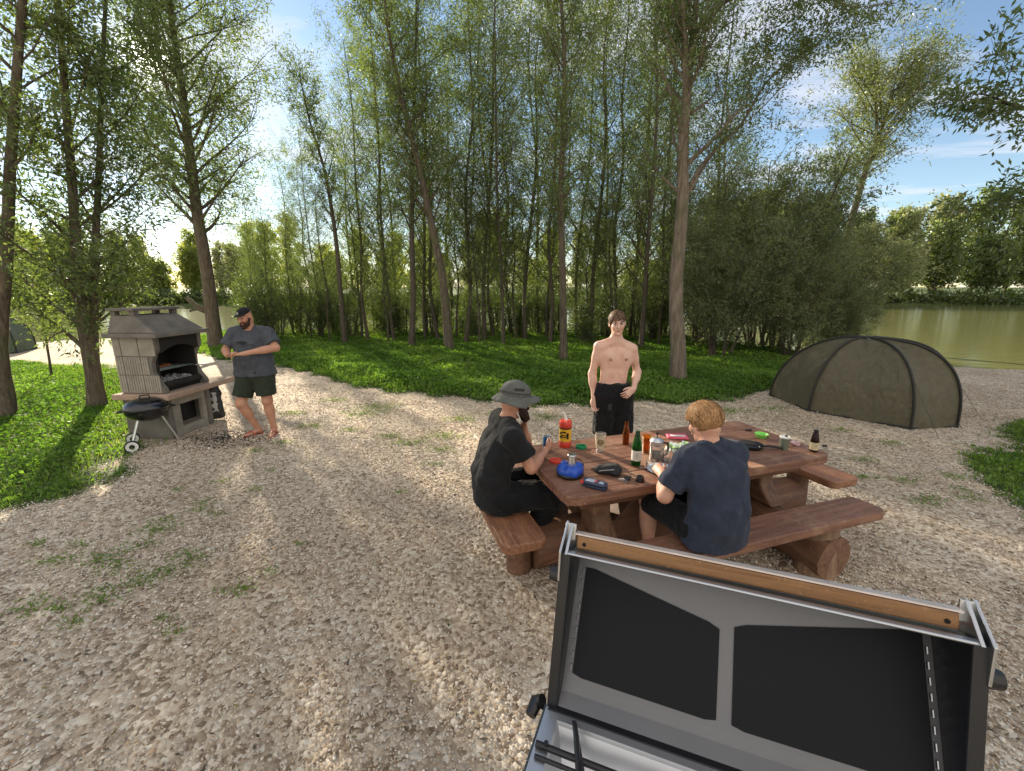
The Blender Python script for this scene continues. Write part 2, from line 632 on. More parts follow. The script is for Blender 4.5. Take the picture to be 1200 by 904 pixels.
def stone_material():
    m, nt, out = new_mat('loose_stone')
    b = pbsdf(nt, out, .85, 0, .3)
    at = attr(nt, 'rnd')
    rp = ramp(nt, [(0, (.20, .15, .11)), (.06, (.34, .27, .20)), (.25, (.46, .385, .30)), (.36, (.48, .33, .21)), (.42, (.51, .43, .335)), (.75, (.60, .525, .425)), (1, (.74, .69, .60))])
    nt.links.new(at.outputs['Fac'], rp.inputs[0])
    nt.links.new(rp.outputs[0], b.inputs['Base Color'])
    return m

def water_material():
    m, nt, out = new_mat('lake_water')
    L = nt.links.new
    b = pbsdf(nt, out, .06, 0, .5)
    b.inputs['Base Color'].default_value = (.175, .18, .07, 1)
    b.inputs['IOR'].default_value = 1.33
    geo = nd(nt, 'ShaderNodeNewGeometry')
    mp = nd(nt, 'ShaderNodeMapping'); mp.inputs['Scale'].default_value = (.8, 2.2, 1)
    L(geo.outputs['Position'], mp.inputs['Vector'])
    n = nd(nt, 'ShaderNodeTexNoise', i_Scale=1.3, i_Detail=5., i_Roughness=.55, i_Distortion=.4)
    L(mp.outputs[0], n.inputs['Vector'])
    bp = nd(nt, 'ShaderNodeBump', i_Strength=.35, i_Distance=.05)
    L(n.outputs['Fac'], bp.inputs['Height'])
    L(bp.outputs[0], b.inputs['Normal'])
    return m

M_GROUND = ground_material()
M_STONE = stone_material()
M_WATER = water_material()
M_LEAF = leaf_mat('willow_leaf', [(0, (.05, .075, .03)), (.45, (.10, .14, .055)), (.8, (.155, .19, .075)), (1, (.25, .26, .10))], trans=.5)
M_LEAF_BUSH = leaf_mat('grey_willow_leaf', [(0, (.06, .08, .04)), (.5, (.125, .155, .075)), (.85, (.19, .215, .11)), (1, (.28, .29, .15))], trans=.45)
M_LEAF_FAR = leaf_mat('sun_tinted_far_leaf', [(0, (.10, .13, .03)), (.5, (.17, .20, .045)), (1, (.28, .27, .06))], trans=.6)  # sunlight on the far trees painted in as a brighter, yellower leaf colour
M_LEAF_PALE = leaf_mat('pale_willow_leaf', [(0, (.15, .18, .08)), (.5, (.26, .285, .13)), (1, (.42, .42, .22))], trans=.3, tgain=(1.4, 1.4, .8))
M_LEAF_DARK = leaf_mat('shrub_leaf', [(0, (.035, .055, .02)), (.5, (.075, .11, .035)), (1, (.15, .185, .055))])
M_LEAF_LIME = leaf_mat('lime_leaf', [(0, (.09, .14, .02)), (.5, (.16, .23, .03)), (1, (.30, .34, .06))])
M_HERB = leaf_mat('ground_herb_leaf', [(0, (.055, .11, .025)), (.45, (.105, .19, .04)), (.8, (.17, .26, .06)), (1, (.32, .38, .10))], trans=.45, tgain=(1.5, 1.7, .6), gloss=.01)
M_GRASS = leaf_mat('grass_blade', [(0, (.05, .10, .02)), (.5, (.11, .19, .03)), (.9, (.22, .28, .06)), (1, (.35, .30, .13))], trans=.45, tgain=(1.6, 1.7, .6))
M_LITTER = leaf_mat('dry_leaf', [(0, (.04, .03, .02)), (.5, (.12, .085, .045)), (1, (.25, .21, .08))], trans=.1)
M_BARK = bark_mat('willow_bark', (.05, .04, .03), (.19, .155, .115))
M_BARK_DK = bark_mat('thin_stem_bark', (.04, .034, .026), (.15, .125, .095), 9.)
M_BARK_LT = bark_mat('pale_bark', (.09, .072, .054), (.27, .22, .17), 5.)

# ================================================================== ground sheet and lake
def shore(x):
    xs = [-60, -24, -19.5, -16, -9, 0, 5.5, 7.5, 9.5, 13, 25, 60]
    ys = [8, 13.5, 16.5, 19.3, 20.5, 20.5, 20, 17., 11.8, 11.6, 10.4, 6]
    return np.interp(x, xs, ys) + .25 * np.sin(x * 1.3) + .12 * np.sin(x * 3.1 + 1)

def poly_world(pix):
    return [gp(px, py).xy for px, py in pix]

GRASS_BACK = poly_world([(215, 412), (262, 420), (300, 428), (350, 436), (400, 447), (470, 461), (540, 470), (620, 475),
                         (700, 476), (800, 472), (880, 466), (915, 456)]) + [Vector((7.4, 9.6)), Vector((8.8, 11.3)), Vector((9.2, 12.5)), Vector((9, 24)), Vector((-15, 24)), Vector((-13.5, 17.5))]
GRASS_LEFT = poly_world([(0, 607), (45, 598), (100, 586), (150, 552), (168, 520), (185, 497), (176, 452), (120, 430), (60, 426), (20, 424),
                         (-160, 424), (-420, 440), (-700, 640)])
GRASS_RIGHT = poly_world([(1152, 506), (1200, 498), (1300, 492), (1600, 500), (1700, 640), (1300, 650), (1215, 618), (1180, 592), (1160, 560), (1148, 530)])

def seg_sdf(P, poly):
    """signed distance (negative inside), P (n,2)"""
    V = np.array([[p[0], p[1]] for p in poly])
    d = np.full(len(P), 1e9); ins = np.zeros(len(P), bool)
    for i in range(len(V)):
        a, b = V[i], V[(i + 1) % len(V)]
        e = b - a; w = P - a
        t = np.clip((w @ e) / (e @ e), 0, 1)
        d = np.minimum(d, np.linalg.norm(w - t[:, None] * e, axis=1))
        c = ((a[1] > P[:, 1]) != (b[1] > P[:, 1]))
        with np.errstate(divide='ignore', invalid='ignore'):
            xi = a[0] + (P[:, 1] - a[1]) * e[0] / (e[1] if e[1] != 0 else 1e-9)
        ins ^= c & (P[:, 0] < xi)
    return np.where(ins, -d, d)

def wob(P):
    x, y = P[:, 0], P[:, 1]
    return .16 * np.sin(x * 2.1 + y * 1.3) + .10 * np.sin(x * 5.3 - y * 4.1 + 1) + .06 * np.sin(x * 11 + y * 9)

def grass_d(P):
    d = np.minimum(seg_sdf(P, GRASS_BACK), np.minimum(seg_sdf(P, GRASS_LEFT), seg_sdf(P, GRASS_RIGHT)))
    return d + wob(P)

def height(X, Y):
    s = shore(X)
    dn = Y - s
    z = np.where(dn < 0, 0, -np.minimum(dn * .9, 1.6))
    z = np.where(dn < -.6, 0, np.where(dn < 0, -.30 * (dn + .6) / .6 * .5, z - .15))
    far = 70 + 4 * np.sin(X * .05)
    df = Y - far
    z = np.where(df > 0, np.minimum(-1.0 + df * .7, .5 + .01 * df), z)
    z = np.where((df > -1) & (df <= 0), -1.2, z)
    return z + .012 * np.sin(X * 1.7) * np.sin(Y * 1.1) * (dn < 0)

xs = np.concatenate([np.linspace(-600, -45, 24), np.arange(-40, -12, .8), np.arange(-12, 12, .16), np.arange(12, 40, .8), np.linspace(45, 600, 24)])
ys = np.concatenate([np.linspace(-60, -4, 8), np.arange(-3, 13, .16), np.arange(13, 24, .3), np.arange(25, 68, 4), np.arange(68, 78, 1.), np.linspace(80, 900, 24)])
GX, GY = np.meshgrid(xs, ys, indexing='ij')
GZ = height(GX, GY)
V = np.stack([GX, GY, GZ], -1).reshape(-1, 3)
n0, n1 = len(xs), len(ys)
ii, jj = np.meshgrid(np.arange(n0 - 1), np.arange(n1 - 1), indexing='ij')
q = (ii * n1 + jj).ravel()
me = np_mesh('ground', V, np.stack([q, q + n1, q + n1 + 1, q + 1], 1))
gd = np.where(V[:, 1] > 40, -2., grass_d(V[:, :2]))
a = me.attributes.new('grass', 'FLOAT', 'POINT')
a.data.foreach_set('value', np.clip(.5 - gd * 1.4, 0, 1).astype(np.float32))
g = link_mesh('ground', me, M_GROUND)
g['kind'] = 'structure'
w = MB().add([(-800, 2, -.3), (800, 2, -.3), (800, 110, -.3), (-800, 110, -.3)], [(0, 1, 2, 3)]).build('lake', M_WATER)
w['kind'] = 'structure'

# ================================================================== loose stones (nobody could count them)
def frustum_mask(P, m=1.06):
    zc = P[:, 1] * CP + CAM_H * SP
    return (np.abs(P[:, 0] / zc) < 1.2 * m) & (P[:, 1] > 1.0)

def stones():
    n = 620000
    # density falls with distance
    Y = 1.15 * (9.0 / 1.15) ** rng.random(n)
    X = (rng.random(n) * 2 - 1) * 1.25 * (Y * CP + CAM_H * SP)
    P = np.stack([X, Y], 1)
    keep = (grass_d(P) > -.12)
    # thin out: about 900 to the square metre close by
    dens = n / (math.log(9.0 / 1.15) * Y * 2.5 * (Y * CP + CAM_H * SP))
    want = np.interp(Y, [1, 3, 5, 9], [3500, 2700, 1500, 500])
    bare = np.clip(.75 + .5 * (np.sin(P[:, 0] * 1.1 + np.sin(P[:, 1] * .9) * 2) * np.sin(P[:, 1] * 1.7 + P[:, 0] * .6)) + .35 * np.sin(P[:, 0] * 4.3 + P[:, 1] * 2) * np.sin(P[:, 1] * 5.1 - P[:, 0]), .35, 1)
    keep &= rng.random(n) < bare * want / dens
    P = P[keep]
    n = len(P)
    s = .0038 + .0048 * rng.random(n) ** 1.7 + (rng.random(n) < .04) * .005
    s *= np.interp(P[:, 1], [1, 4, 9], [1, 1.1, 1.45])
    el = .62 + .38 * rng.random(n)
    hz = s * (.45 + .55 * rng.random(n))
    rot = rng.random(n) * 6.283
    tilt = (rng.random((n, 2)) - .5) * 1.1
    k = 6
    ang = np.arange(k) / k * 2 * math.pi
    rj = 1 + (rng.random((n, k)) - .5) * .45
    V = np.zeros((n, 2 * k + 1, 3), np.float32)
    cx, sx = np.cos(rot), np.sin(rot)
    for ring, (rs, zz) in enumerate(((1., .15), (.66, .85))):
        lx = np.cos(ang)[None] * rj * rs * s[:, None]
        ly = np.sin(ang)[None] * rj * rs * (s * el)[:, None]
        V[:, ring * k:(ring + 1) * k, 0] = lx * cx[:, None] - ly * sx[:, None]
        V[:, ring * k:(ring + 1) * k, 1] = lx * sx[:, None] + ly * cx[:, None]
        V[:, ring * k:(ring + 1) * k, 2] = zz * hz[:, None]
    V[:, 2 * k, 2] = hz
    V[:, :, 2] += V[:, :, 0] * tilt[:, :1] + V[:, :, 1] * tilt[:, 1:]
    V[:, :, 0] += P[:, :1]; V[:, :, 1] += P[:, 1:]
    V[:, :, 2] += .001 + rng.random(n)[:, None] * .006 + (.012 * np.sin(P[:, 0] * 1.7) * np.sin(P[:, 1] * 1.1))[:, None]
    # quads only: the cap is three quads fanned round the top vertex
    fq = [(i, (i + 1) % k, k + (i + 1) % k, k + i) for i in range(k)] + [(2 * k, k + i, k + i + 1, k + (i + 2) % k) for i in (0, 2, 4)]
    fq = np.array(fq)
    F = (np.arange(n)[:, None, None] * (2 * k + 1) + fq[None]).reshape(-1, 4)
    me = np_mesh('gravel_stones', V.reshape(-1, 3), F)
    patch = .09 * np.sin(P[:, 0] * 1.3 + np.sin(P[:, 1] * 2)) + .06 * np.sin(P[:, 0] * 3.7 - P[:, 1] * 2.9 + np.sin(P[:, 1] * 5))
    face_attr(me, np.repeat(np.clip(rng.random(n) * .92 + .04 + patch, 0, 1), len(fq)))
    o = link_mesh('gravel_stones', me, M_STONE)
    o['kind'] = 'stuff'
    o['label'] = 'loose pale beige gravel stones covering the ground'
    o['category'] = 'gravel'
stones()

# ================================================================== leaf soups
def leaf_quads(C, D, S, L, W, name, mat, parent=None, rnd=None, fold=0.):
    """C centres, D long axis, S side axis, L/W length and width arrays -> one mesh of pointed leaves"""
    n = len(C)
    V = np.zeros((n, 4, 3), np.float32)
    V[:, 0] = C
    V[:, 1] = C + D * (L * .45)[:, None] + S * (W * .5)[:, None]
    V[:, 2] = C + D * L[:, None]
    V[:, 3] = C + D * (L * .45)[:, None] - S * (W * .5)[:, None]
    F = np.arange(n * 4).reshape(n, 4)
    me = np_mesh(name, V.reshape(-1, 3), F)
    face_attr(me, rng.random(n) if rnd is None else rnd)
    return link_mesh(name, me, mat, parent, smooth=False)

def unit(v):
    return v / np.maximum(np.linalg.norm(v, axis=1, keepdims=True), 1e-9)

def rand_dirs(n, up=0.):
    v = rng.normal(size=(n, 3)); v[:, 2] += up
    return unit(v)

def sides(D):
    return unit(np.cross(D, rand_dirs(len(D))))

def scatter(poly, dens_fn, maxd, y_hi=24):
    P0 = np.array([[p[0], p[1]] for p in poly])
    lo, hi = P0.min(0), np.minimum(P0.max(0), [1e9, y_hi])
    n = int((hi - lo).prod() * maxd)
    P = lo + rng.random((n, 2)) * (hi - lo)
    d = seg_sdf(P, poly) + wob(P)
    ok = frustum_mask(P, 1.1) & (P[:, 1] < shore(P[:, 0]) - .1) & (rng.random(n) < dens_fn(P, d))
    return P[ok], d[ok]

def herbs(name, poly, maxd, hgt, size, label, mat=M_HERB):
    P, d = scatter(poly, lambda P, d: np.clip(-d * 2.5, 0, 1) * (.55 + .45 * np.sin(P[:, 0] * 3.1 + np.sin(P[:, 1] * 4)) ** 2), maxd)
    n = len(P)
    hh = hgt * np.clip(-d * 1.3, .15, 1) * (.6 + .4 * np.sin(P[:, 0] * 2.3 + 1) * np.sin(P[:, 1] * 2.9))
    C = np.column_stack([P, .02 + hh * rng.random(n) ** .6])
    D = rand_dirs(n); D[:, 2] = np.abs(D[:, 2]) * .45 - .05; D = unit(D)
    S = unit(np.cross(D, np.array([0, 0, 1.]) + .6 * rng.normal(size=(n, 3))))
    L = size * (.6 + .8 * rng.random(n))
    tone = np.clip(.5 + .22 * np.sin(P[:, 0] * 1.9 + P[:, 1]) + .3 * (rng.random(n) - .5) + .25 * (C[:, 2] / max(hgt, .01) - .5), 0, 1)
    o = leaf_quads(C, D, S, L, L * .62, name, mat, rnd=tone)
    o['kind'] = 'stuff'; o['label'] = label; o['category'] = 'ground cover'
    return o

def blades(name, P, hgt, label, mat=M_GRASS, lean=.35, tone=None):
    n = len(P)
    C = np.column_stack([P, np.zeros(n)])
    D = rand_dirs(n) * lean; D[:, 2] = 1; D = unit(D)
    S = sides(D)
    L = hgt * (.5 + .9 * rng.random(n))
    o = leaf_quads(C, D, S, L, np.full(n, .007) + .004 * rng.random(n), name, mat, rnd=tone)
    o['kind'] = 'stuff'; o['label'] = label; o['category'] = 'grass'
    return o

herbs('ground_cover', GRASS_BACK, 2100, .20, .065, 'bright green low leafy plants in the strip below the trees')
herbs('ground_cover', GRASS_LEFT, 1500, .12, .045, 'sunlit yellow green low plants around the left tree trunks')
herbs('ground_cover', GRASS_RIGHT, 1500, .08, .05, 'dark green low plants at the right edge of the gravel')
for poly, md, h_, lb in ((GRASS_LEFT, 900, .08, 'short sunlit grass around the trees on the left'),
                         (GRASS_BACK, 250, .16, 'thin grass growing among the low plants behind the gravel'),
                         (GRASS_RIGHT, 1200, .07, 'short dark grass patch at the right edge')):
    P, d = scatter(poly, lambda P, d: np.clip(-d * 3 + .25, 0, 1), md)
    blades('grass', P, h_, lb)

# weeds in the gravel
spots = [(185, 622, .22), (192, 612, .16), (168, 640, .12), (222, 650, .16), (218, 662, .2), (180, 678, .22), (162, 684, .12), (122, 655, .25), (136, 668, .18),
         (118, 705, .16), (120, 692, .12), (42, 712, .2), (68, 716, .1), (84, 732, .14), (282, 692, .16), (314, 672, .09), (208, 742, .1), (196, 726, .08),
         (300, 575, .12), (318, 552, .1), (252, 604, .1), (234, 598, .1), (238, 590, .12), (330, 520, .2), (300, 530, .15), (440, 478, .5), (425, 486, .4),
         (455, 512, .25), (480, 520, .3), (520, 512, .35), (515, 528, .25), (508, 545, .16), (470, 578, .1), (560, 462, .3), (392, 470, .3),
         (1010, 560, .2), (1085, 590, .2), (1090, 585, .15), (1060, 565, .18), (1120, 560, .2), (1140, 585, .2), (1128, 575, .12), (1015, 540, .18),
         (60, 660, .15), (40, 640, .12), (95, 640, .12), (350, 640, .06), (1045, 520, .2), (985, 505, .2), (905, 480, .35), (640, 490, .4), (850, 482, .5),
         (260, 565, .12), (210, 575, .1), (540, 492, .3), (585, 486, .3), (365, 500, .25), (345, 485, .25), (410, 505, .2)]
PW, PH = [], []
for px, py, r in spots:
    c = gp(px, py)
    k = int(900 * r * r * 3.2 + 14)
    aa = rng.random(k) * 6.283; rr = .9 * r * rng.random(k) ** .8 * (.5 + .5 * np.abs(np.sin(aa * 1.5 + px)))
    PW.append(np.column_stack([c.x + rr * np.cos(aa) * 1.3, c.y + rr * np.sin(aa) * .8]))
PW = np.concatenate(PW)
n = len(PW)
D = rand_dirs(n); D[:, 2] = np.abs(D[:, 2]) * .7; D = unit(D)
o = leaf_quads(np.column_stack([PW, .006 + .02 * rng.random(n)]), D, sides(D), .013 + .02 * rng.random(n), .007 + .006 * rng.random(n), 'weeds', M_GRASS,
               rnd=np.clip(.35 + .5 * rng.random(n), 0, 1))
o['kind'] = 'stuff'; o['label'] = 'small flat weeds sprouting through the gravel'; o['category'] = 'weeds'
# dry leaves and twigs lying on the gravel
n = 6500
P = np.column_stack([rng.uniform(-7, 8, n), rng.uniform(1.2, 10, n)])
P = P[grass_d(P) > -.3]; n = len(P)
D = rand_dirs(n); D[:, 2] *= .15; D = unit(D)
o = leaf_quads(np.column_stack([P, np.full(n, .018)]), D, unit(np.cross(D, np.array([0, 0, 1.]) + .3 * rng.normal(size=(n, 3)))), .025 + .03 * rng.random(n), .008 + .008 * rng.random(n), 'leaf_litter', M_LITTER)
o['kind'] = 'stuff'; o['label'] = 'dry fallen leaves scattered on the gravel'; o['category'] = 'leaf litter'

# ================================================================== trees
def tubes_np(paths, rads, sides_n, name, mat, parent):
    """many tapered tubes in one mesh; paths list of (k,3) arrays"""
    VV, FF, base = [], [], 0
    for P, r, ns in zip(paths, rads, sides_n):
        P = np.asarray(P); k = len(P)
        T = np.gradient(P, axis=0); T = unit(T)
        ref = np.array([1., 0, 0]) if abs(T[0, 0]) < .8 else np.array([0, 1., 0])
        N = unit(np.cross(T, ref)); B = np.cross(T, N)
        an = np.arange(ns) / ns * 2 * math.pi
        ring = P[:, None] + (np.cos(an)[None, :, None] * N[:, None] + np.sin(an)[None, :, None] * B[:, None]) * np.asarray(r)[:, None, None]
        VV.append(ring.reshape(-1, 3))
        i, j = np.meshgrid(np.arange(k - 1), np.arange(ns), indexing='ij')
        a0 = base + i * ns + j; a1 = base + i * ns + (j + 1) % ns
        FF.append(np.stack([a0, a1, a1 + ns, a0 + ns], -1).reshape(-1, 4))
        base += k * ns
    me = np_mesh(name, np.concatenate(VV), np.concatenate(FF))
    return link_mesh(name, me, mat, parent)

def curve(p0, d, L, k, bend, wobble):
    """a limb: start, direction, length; bend added to direction along it"""
    P = [np.array(p0, float)]; d = np.array(d, float); d /= np.linalg.norm(d)
    for i in range(k):
        d = d + np.array(bend) / k + rng.normal(size=3) * wobble / k ** .5
        d /= np.linalg.norm(d)
        P.append(P[-1] + d * L / k)
    return np.array(P)

def at_path(P, t):
    f = t * (len(P) - 1); i = min(int(f), len(P) - 2); f -= i
    return P[i] * (1 - f) + P[i + 1] * f

def tree_meshes(paths, r0s, n_br, t0, blen, nleaf, lsize, lw=.3, up=.9, droop=0., spread=.12, subs=5, tip=True, wood=M_BARK, leafm=M_LEAF, flare=1.2, jit=.6):
    """returns (wood arrays, leaf arrays) for a tree whose stems follow the given paths"""
    W, RR, NS, TW = [], [], [], []
    for P, r0 in zip(paths, r0s):
        P = np.asarray(P, float)
        # resample with a slight wobble
        k = 14
        Q = np.array([at_path(P, i / k) for i in range(k + 1)])
        Q[1:-1] += rng.normal(size=(k - 1, 3)) * r0 * .22
        Q[1:-1] = (Q[:-2] + 2 * Q[1:-1] + Q[2:]) / 4
        rr = r0 * (1 - .9 * (np.arange(k + 1) / k) ** 1.1) + .006
        rr[0] *= flare
        rr[1] *= 1 + (flare - 1) * .25
        W.append(Q); RR.append(rr); NS.append(12 if r0 > .07 else 7)
        nb = int(n_br * (1 if len(paths) == 1 else .65))
        az = rng.random() * 6
        for b in range(nb):
            t = t0 + (1 - t0) * ((b + .5) / nb) ** .9
            t = min(.985, t + rng.uniform(-.5, .5) / nb)
            az += 2.4 + rng.uniform(-jit, jit)
            T = unit((at_path(Q, min(1, t + .03)) - at_path(Q, t - .03))[None])[0]
            hd = np.array([math.cos(az), math.sin(az), 0])
            u = up * rng.uniform(.5, 1.3)
            d = hd + T * u
            L = blen(t) * rng.uniform(.65, 1.25)
            bp_ = curve(at_path(Q, t), d, L, 7, (0, 0, .5 - droop), .16)
            rb = max(.006, np.interp(t, np.arange(k + 1) / k, rr) * rng.uniform(.3, .5))
            W.append(bp_); RR.append(np.linspace(rb, .004, 8)); NS.append(5)
            TW.append((bp_, L))
            for s_ in range(subs):
                ts = rng.uniform(.2, .98)
                az2 = rng.random() * 6.283
                Tb = unit((at_path(bp_, min(1, ts + .05)) - at_path(bp_, ts - .05))[None])[0]
                d2 = Tb * .9 + unit(rng.normal(size=(1, 3)))[0] * .9
                L2 = L * rng.uniform(.25, .55)
                sp_ = curve(at_path(bp_, ts), d2, L2, 4, (0, 0, .3 - droop), .25)
                W.append(sp_); RR.append(np.linspace(max(.003, rb * .35), .002, 5)); NS.append(3)
                TW.append((sp_, L2))
    # leaves along the outer half of limbs and twigs
    wt = np.array([t[1] for t in TW]) ** .8
    idx = rng.choice(len(TW), size=nleaf, p=wt / wt.sum())
    K = max(len(t[0]) for t in TW)
    tpar = 1 - rng.random(nleaf) ** 1.2 * .8
    C = np.zeros((nleaf, 3)); T = np.zeros((nleaf, 3))
    for j, (P, L) in enumerate(TW):
        m_ = idx == j
        if not m_.any():
            continue
        f = tpar[m_] * (len(P) - 1); i = np.minimum(f.astype(int), len(P) - 2); f = (f - i)[:, None]
        C[m_] = P[i] * (1 - f) + P[i + 1] * f
        T[m_] = unit(P[i + 1] - P[i])
    # small sprays: leaves cling in clusters, not a fog
    spray = rng.normal(size=(nleaf, 3))
    key = (np.floor(tpar * 9) + idx * 13).astype(int)
    cr = np.random.default_rng(5)
    tab = cr.normal(size=(key.max() + 1, 3))
    C = C + tab[key] * spread * .9 + spray * spread * .45
    D = unit(T * .5 + tab[key] * .25 + rng.normal(size=(nleaf, 3)) * .7 + np.array([0, 0, -.25 - droop]))
    Lf = lsize * (.55 + .8 * rng.random(nleaf))
    tone = np.clip(rng.random(nleaf) * .6 + .2 + .12 * tab[key][:, 0], 0, 1)
    return (W, RR, NS), (C, D, sides(D), Lf, Lf * lw, tone)

def build_tree(kind, label, cat, base, data, wood=M_BARK, leafm=M_LEAF, rz=0., group=None, trunk_name='trunk'):
    t = thing(kind, label, cat, base, rz, group)
    (W, RR, NS), (C, D, S, L, Wd, tone) = data
    tubes_np(W, RR, NS, trunk_name, wood, t)
    leaf_quads(C, D, S, L, Wd, 'crown', leafm, t, rnd=tone)
    return t

def px_path(pts, Y, lean=0.):
    """trunk drawn through photo pixels at the trunk's own distance; lean moves the top nearer or farther"""
    base = yp(*pts[0], Y)
    base.z = 0
    out = []
    for i, (x, y) in enumerate(pts):
        p = yp(x, y, Y + lean * i / (len(pts) - 1))
        if i == 0:
            p.z = -.05
        out.append(np.array(p - base))
    return base, out

# --- the single trees one can tell apart
b_, p_ = px_path([(8, 490), (2, 400), (6, 200), (35, -60), (60, -300)], 6.5)
build_tree('willow_tree', 'slim bare-stemmed tree at the left edge, its trunk rising from sunny grass', 'tree', b_,
           tree_meshes([p_], [.095], 26, .5, lambda t: 1.7 * (1 - .3 * t), 14000, .085, spread=.13), wood=M_BARK)
b_, p_ = px_path([(113, 482), (103, 420), (92, 330), (85, 200), (66, 0), (50, -250)], 7.1)
_, p2 = px_path([(113, 482), (108, 400), (110, 330), (118, 200), (118, 60), (140, -220)], 7.1, .6)
q1 = [np.array((.0, 0, 0)) + v for v in p_]
p2[0] = np.array((.05, .06, -.05))
build_tree('willow_tree', 'forked willow with two stems just behind the stone barbecue', 'tree', b_,
           tree_meshes([q1, p2], [.105, .075], 52, .2, lambda t: 1.4 * (1 - .25 * t), 33000, .09, spread=.14, droop=.25), wood=M_BARK)
b_, p_ = px_path([(253, 404), (240, 300), (222, 200), (208, 100), (195, -40), (180, -200)], 14.6)
build_tree('willow_tree', 'big leaning willow with a broken limb, beside the man in the cap', 'tree', b_,
           tree_meshes([p_], [.20], 74, .24,
                       lambda t: 3.0 * (1 - .35 * t), 68000, .11, spread=.26, droop=.2, subs=9), wood=M_BARK)
tubes_np([np.array([(-.02, 0, 1.25), (-.35, -.12, 1.42), (-.62, -.2, 1.75)]), np.array([(-.3, -.1, 1.4), (-.5, -.3, 1.3)])], [[.13, .10, .055], [.06, .03]], [10, 7], 'broken_limb', M_BARK,
         [o for o in COL.objects if o.name == 'willow_tree.002'][0])
b_, p_ = px_path([(404, 398), (396, 300), (385, 220), (366, 150), (350, 85)], 15.5)
build_tree('young_tree', 'wispy young tree leaning left against the open sky', 'tree', b_,
           tree_meshes([p_], [.085], 34, .3, lambda t: 1.5 * (1 - .45 * t), 11000, .085, spread=.12, up=1.5), wood=M_BARK_DK)
b_, p_ = px_path([(527, 411), (520, 330), (500, 240), (478, 140), (455, 40), (440, -120)], 13.8)
build_tree('willow_tree', 'curved trunk bending left in front of the copse', 'tree', b_,
           tree_meshes([p_], [.14], 44, .34, lambda t: 2.2 * (1 - .4 * t), 24000, .09, spread=.16, up=1.2), wood=M_BARK)
b_, p_ = px_path([(482, 404), (484, 300), (482, 200), (488, 60), (490, -120)], 14.6)
build_tree('willow_tree', 'straight dark trunk next to the curved trunk', 'tree', b_,
           tree_meshes([p_], [.10], 40, .3, lambda t: 1.9 * (1 - .4 * t), 17000, .09, spread=.15, up=1.2), wood=M_BARK_DK)
b_, p_ = px_path([(660, 428), (660, 330), (657, 220), (663, 100), (655, -40), (650, -260)], 11.9)
build_tree('willow_tree', 'straight slim trunk standing forward in the green strip left of the shirtless man', 'tree', b_,
           tree_meshes([p_], [.10], 46, .28, lambda t: 1.8 * (1 - .35 * t), 22000, .085, spread=.14, up=1.1), wood=M_BARK)
b_, p_ = px_path([(794, 450), (795, 330), (797, 200), (803, 110), (815, 20), (822, -120)], 9.1)
lim = [np.array(yp(x, y, 9.1 + dy) - b_) for x, y, dy in ((799, 190, 0), (806, 110, -.2), (800, 40, -.4), (796, -60, -.6))]
lim2 = [np.array(yp(x, y, 9.1 + dy) - b_) for x, y, dy in ((800, 235, 0), (822, 190, .1), (868, 150, .1), (900, 90, 0), (960, 50, -.3))]
lim3 = [np.array(yp(x, y, 9.1 + dy) - b_) for x, y, dy in ((812, 40, 0), (860, -10, -.4), (930, -20, -.8), (1000, 10, -1.2))]
build_tree('willow_tree', 'thick pale trunk forking near the top, between the shirtless man and the tent', 'tree', b_,
           tree_meshes([p_, lim, lim2, lim3], [.155, .09, .03, .05], 32, .3, lambda t: 1.5 * (1 - .3 * t), 30000, .075, spread=.13, up=1.0), wood=M_BARK_LT)
b_, p_ = px_path([(962, 410), (985, 300), (1005, 230), (1025, 175), (1040, 132), (1048, 105)], 17.5)
build_tree('leaning_tree', 'tall tree leaning right above the bushes with a lit rounded top', 'tree', b_,
           tree_meshes([p_], [.15], 50, .45, lambda t: 2.4 * math.sin(math.pi * min(1, max(0, (t - .40) / .75))) ** .6, 30000, .1, spread=.22, up=.85), wood=M_BARK_DK,
           leafm=leaf_mat('golden_willow_leaf', [(0, (.065, .085, .035)), (.5, (.12, .145, .055)), (1, (.24, .24, .10))]))
# overhanging tree whose trunk stands outside the frame on the right
b_ = Vector((9.6, 6.3, 0))
pl = [np.array(yp(x, y, Y_) - b_) for x, y, Y_ in ((1400, 300, 6.3), (1290, 180, 6.3), (1210, 130, 6.3), (1150, 110, 6.2))]
pl2 = [np.array(yp(x, y, Y_) - b_) for x, y, Y_ in ((1400, 330, 6.3), (1310, 240, 6.3), (1240, 220, 6.3), (1185, 240, 6.2))]
build_tree('willow_tree', 'overhanging willow branches reaching in from the right edge', 'tree', b_,
           tree_meshes([[np.array((0, 0, -.05)), np.array((0, 0, 3.)), np.array((.3, 0, 6))], pl, pl2], [.15, .04, .035], 26, .35, lambda t: .8, 9000, .095, spread=.1, droop=.35, subs=4))

# --- slender trees of the copse: a few kinds, copied
def slim_proto(seed, H, r0, n_leaf, br, t0):
    global rng
    rng = np.random.default_rng(seed)
    P = [np.array((0, 0, -.05))]
    dx, dy = rng.normal(size=2) * .03
    for i in range(1, 7):
        P.append(np.array((dx * H * i / 6 + rng.normal() * .12, dy * H * i / 6 + rng.normal() * .12, H * i / 6)))
    return tree_meshes([P], [r0], br, t0, lambda t: 2.3 * (1 - .45 * t), n_leaf, .085, spread=.17, up=.85)
def dup(root, loc, rz, sc, label=None, group=None):
    r = root.copy(); COL.objects.link(r)
    r.location = loc; r.rotation_euler = (0, 0, rz); r.scale = sc if isinstance(sc, tuple) else (sc, sc, sc)
    if label: r['label'] = label
    if group: r['group'] = group
    for ch in list(root.children):
        c = ch.copy(); COL.objects.link(c); c.parent = r
        for g_ in ch.children:
            d_ = g_.copy(); COL.objects.link(d_); d_.parent = c
    return r
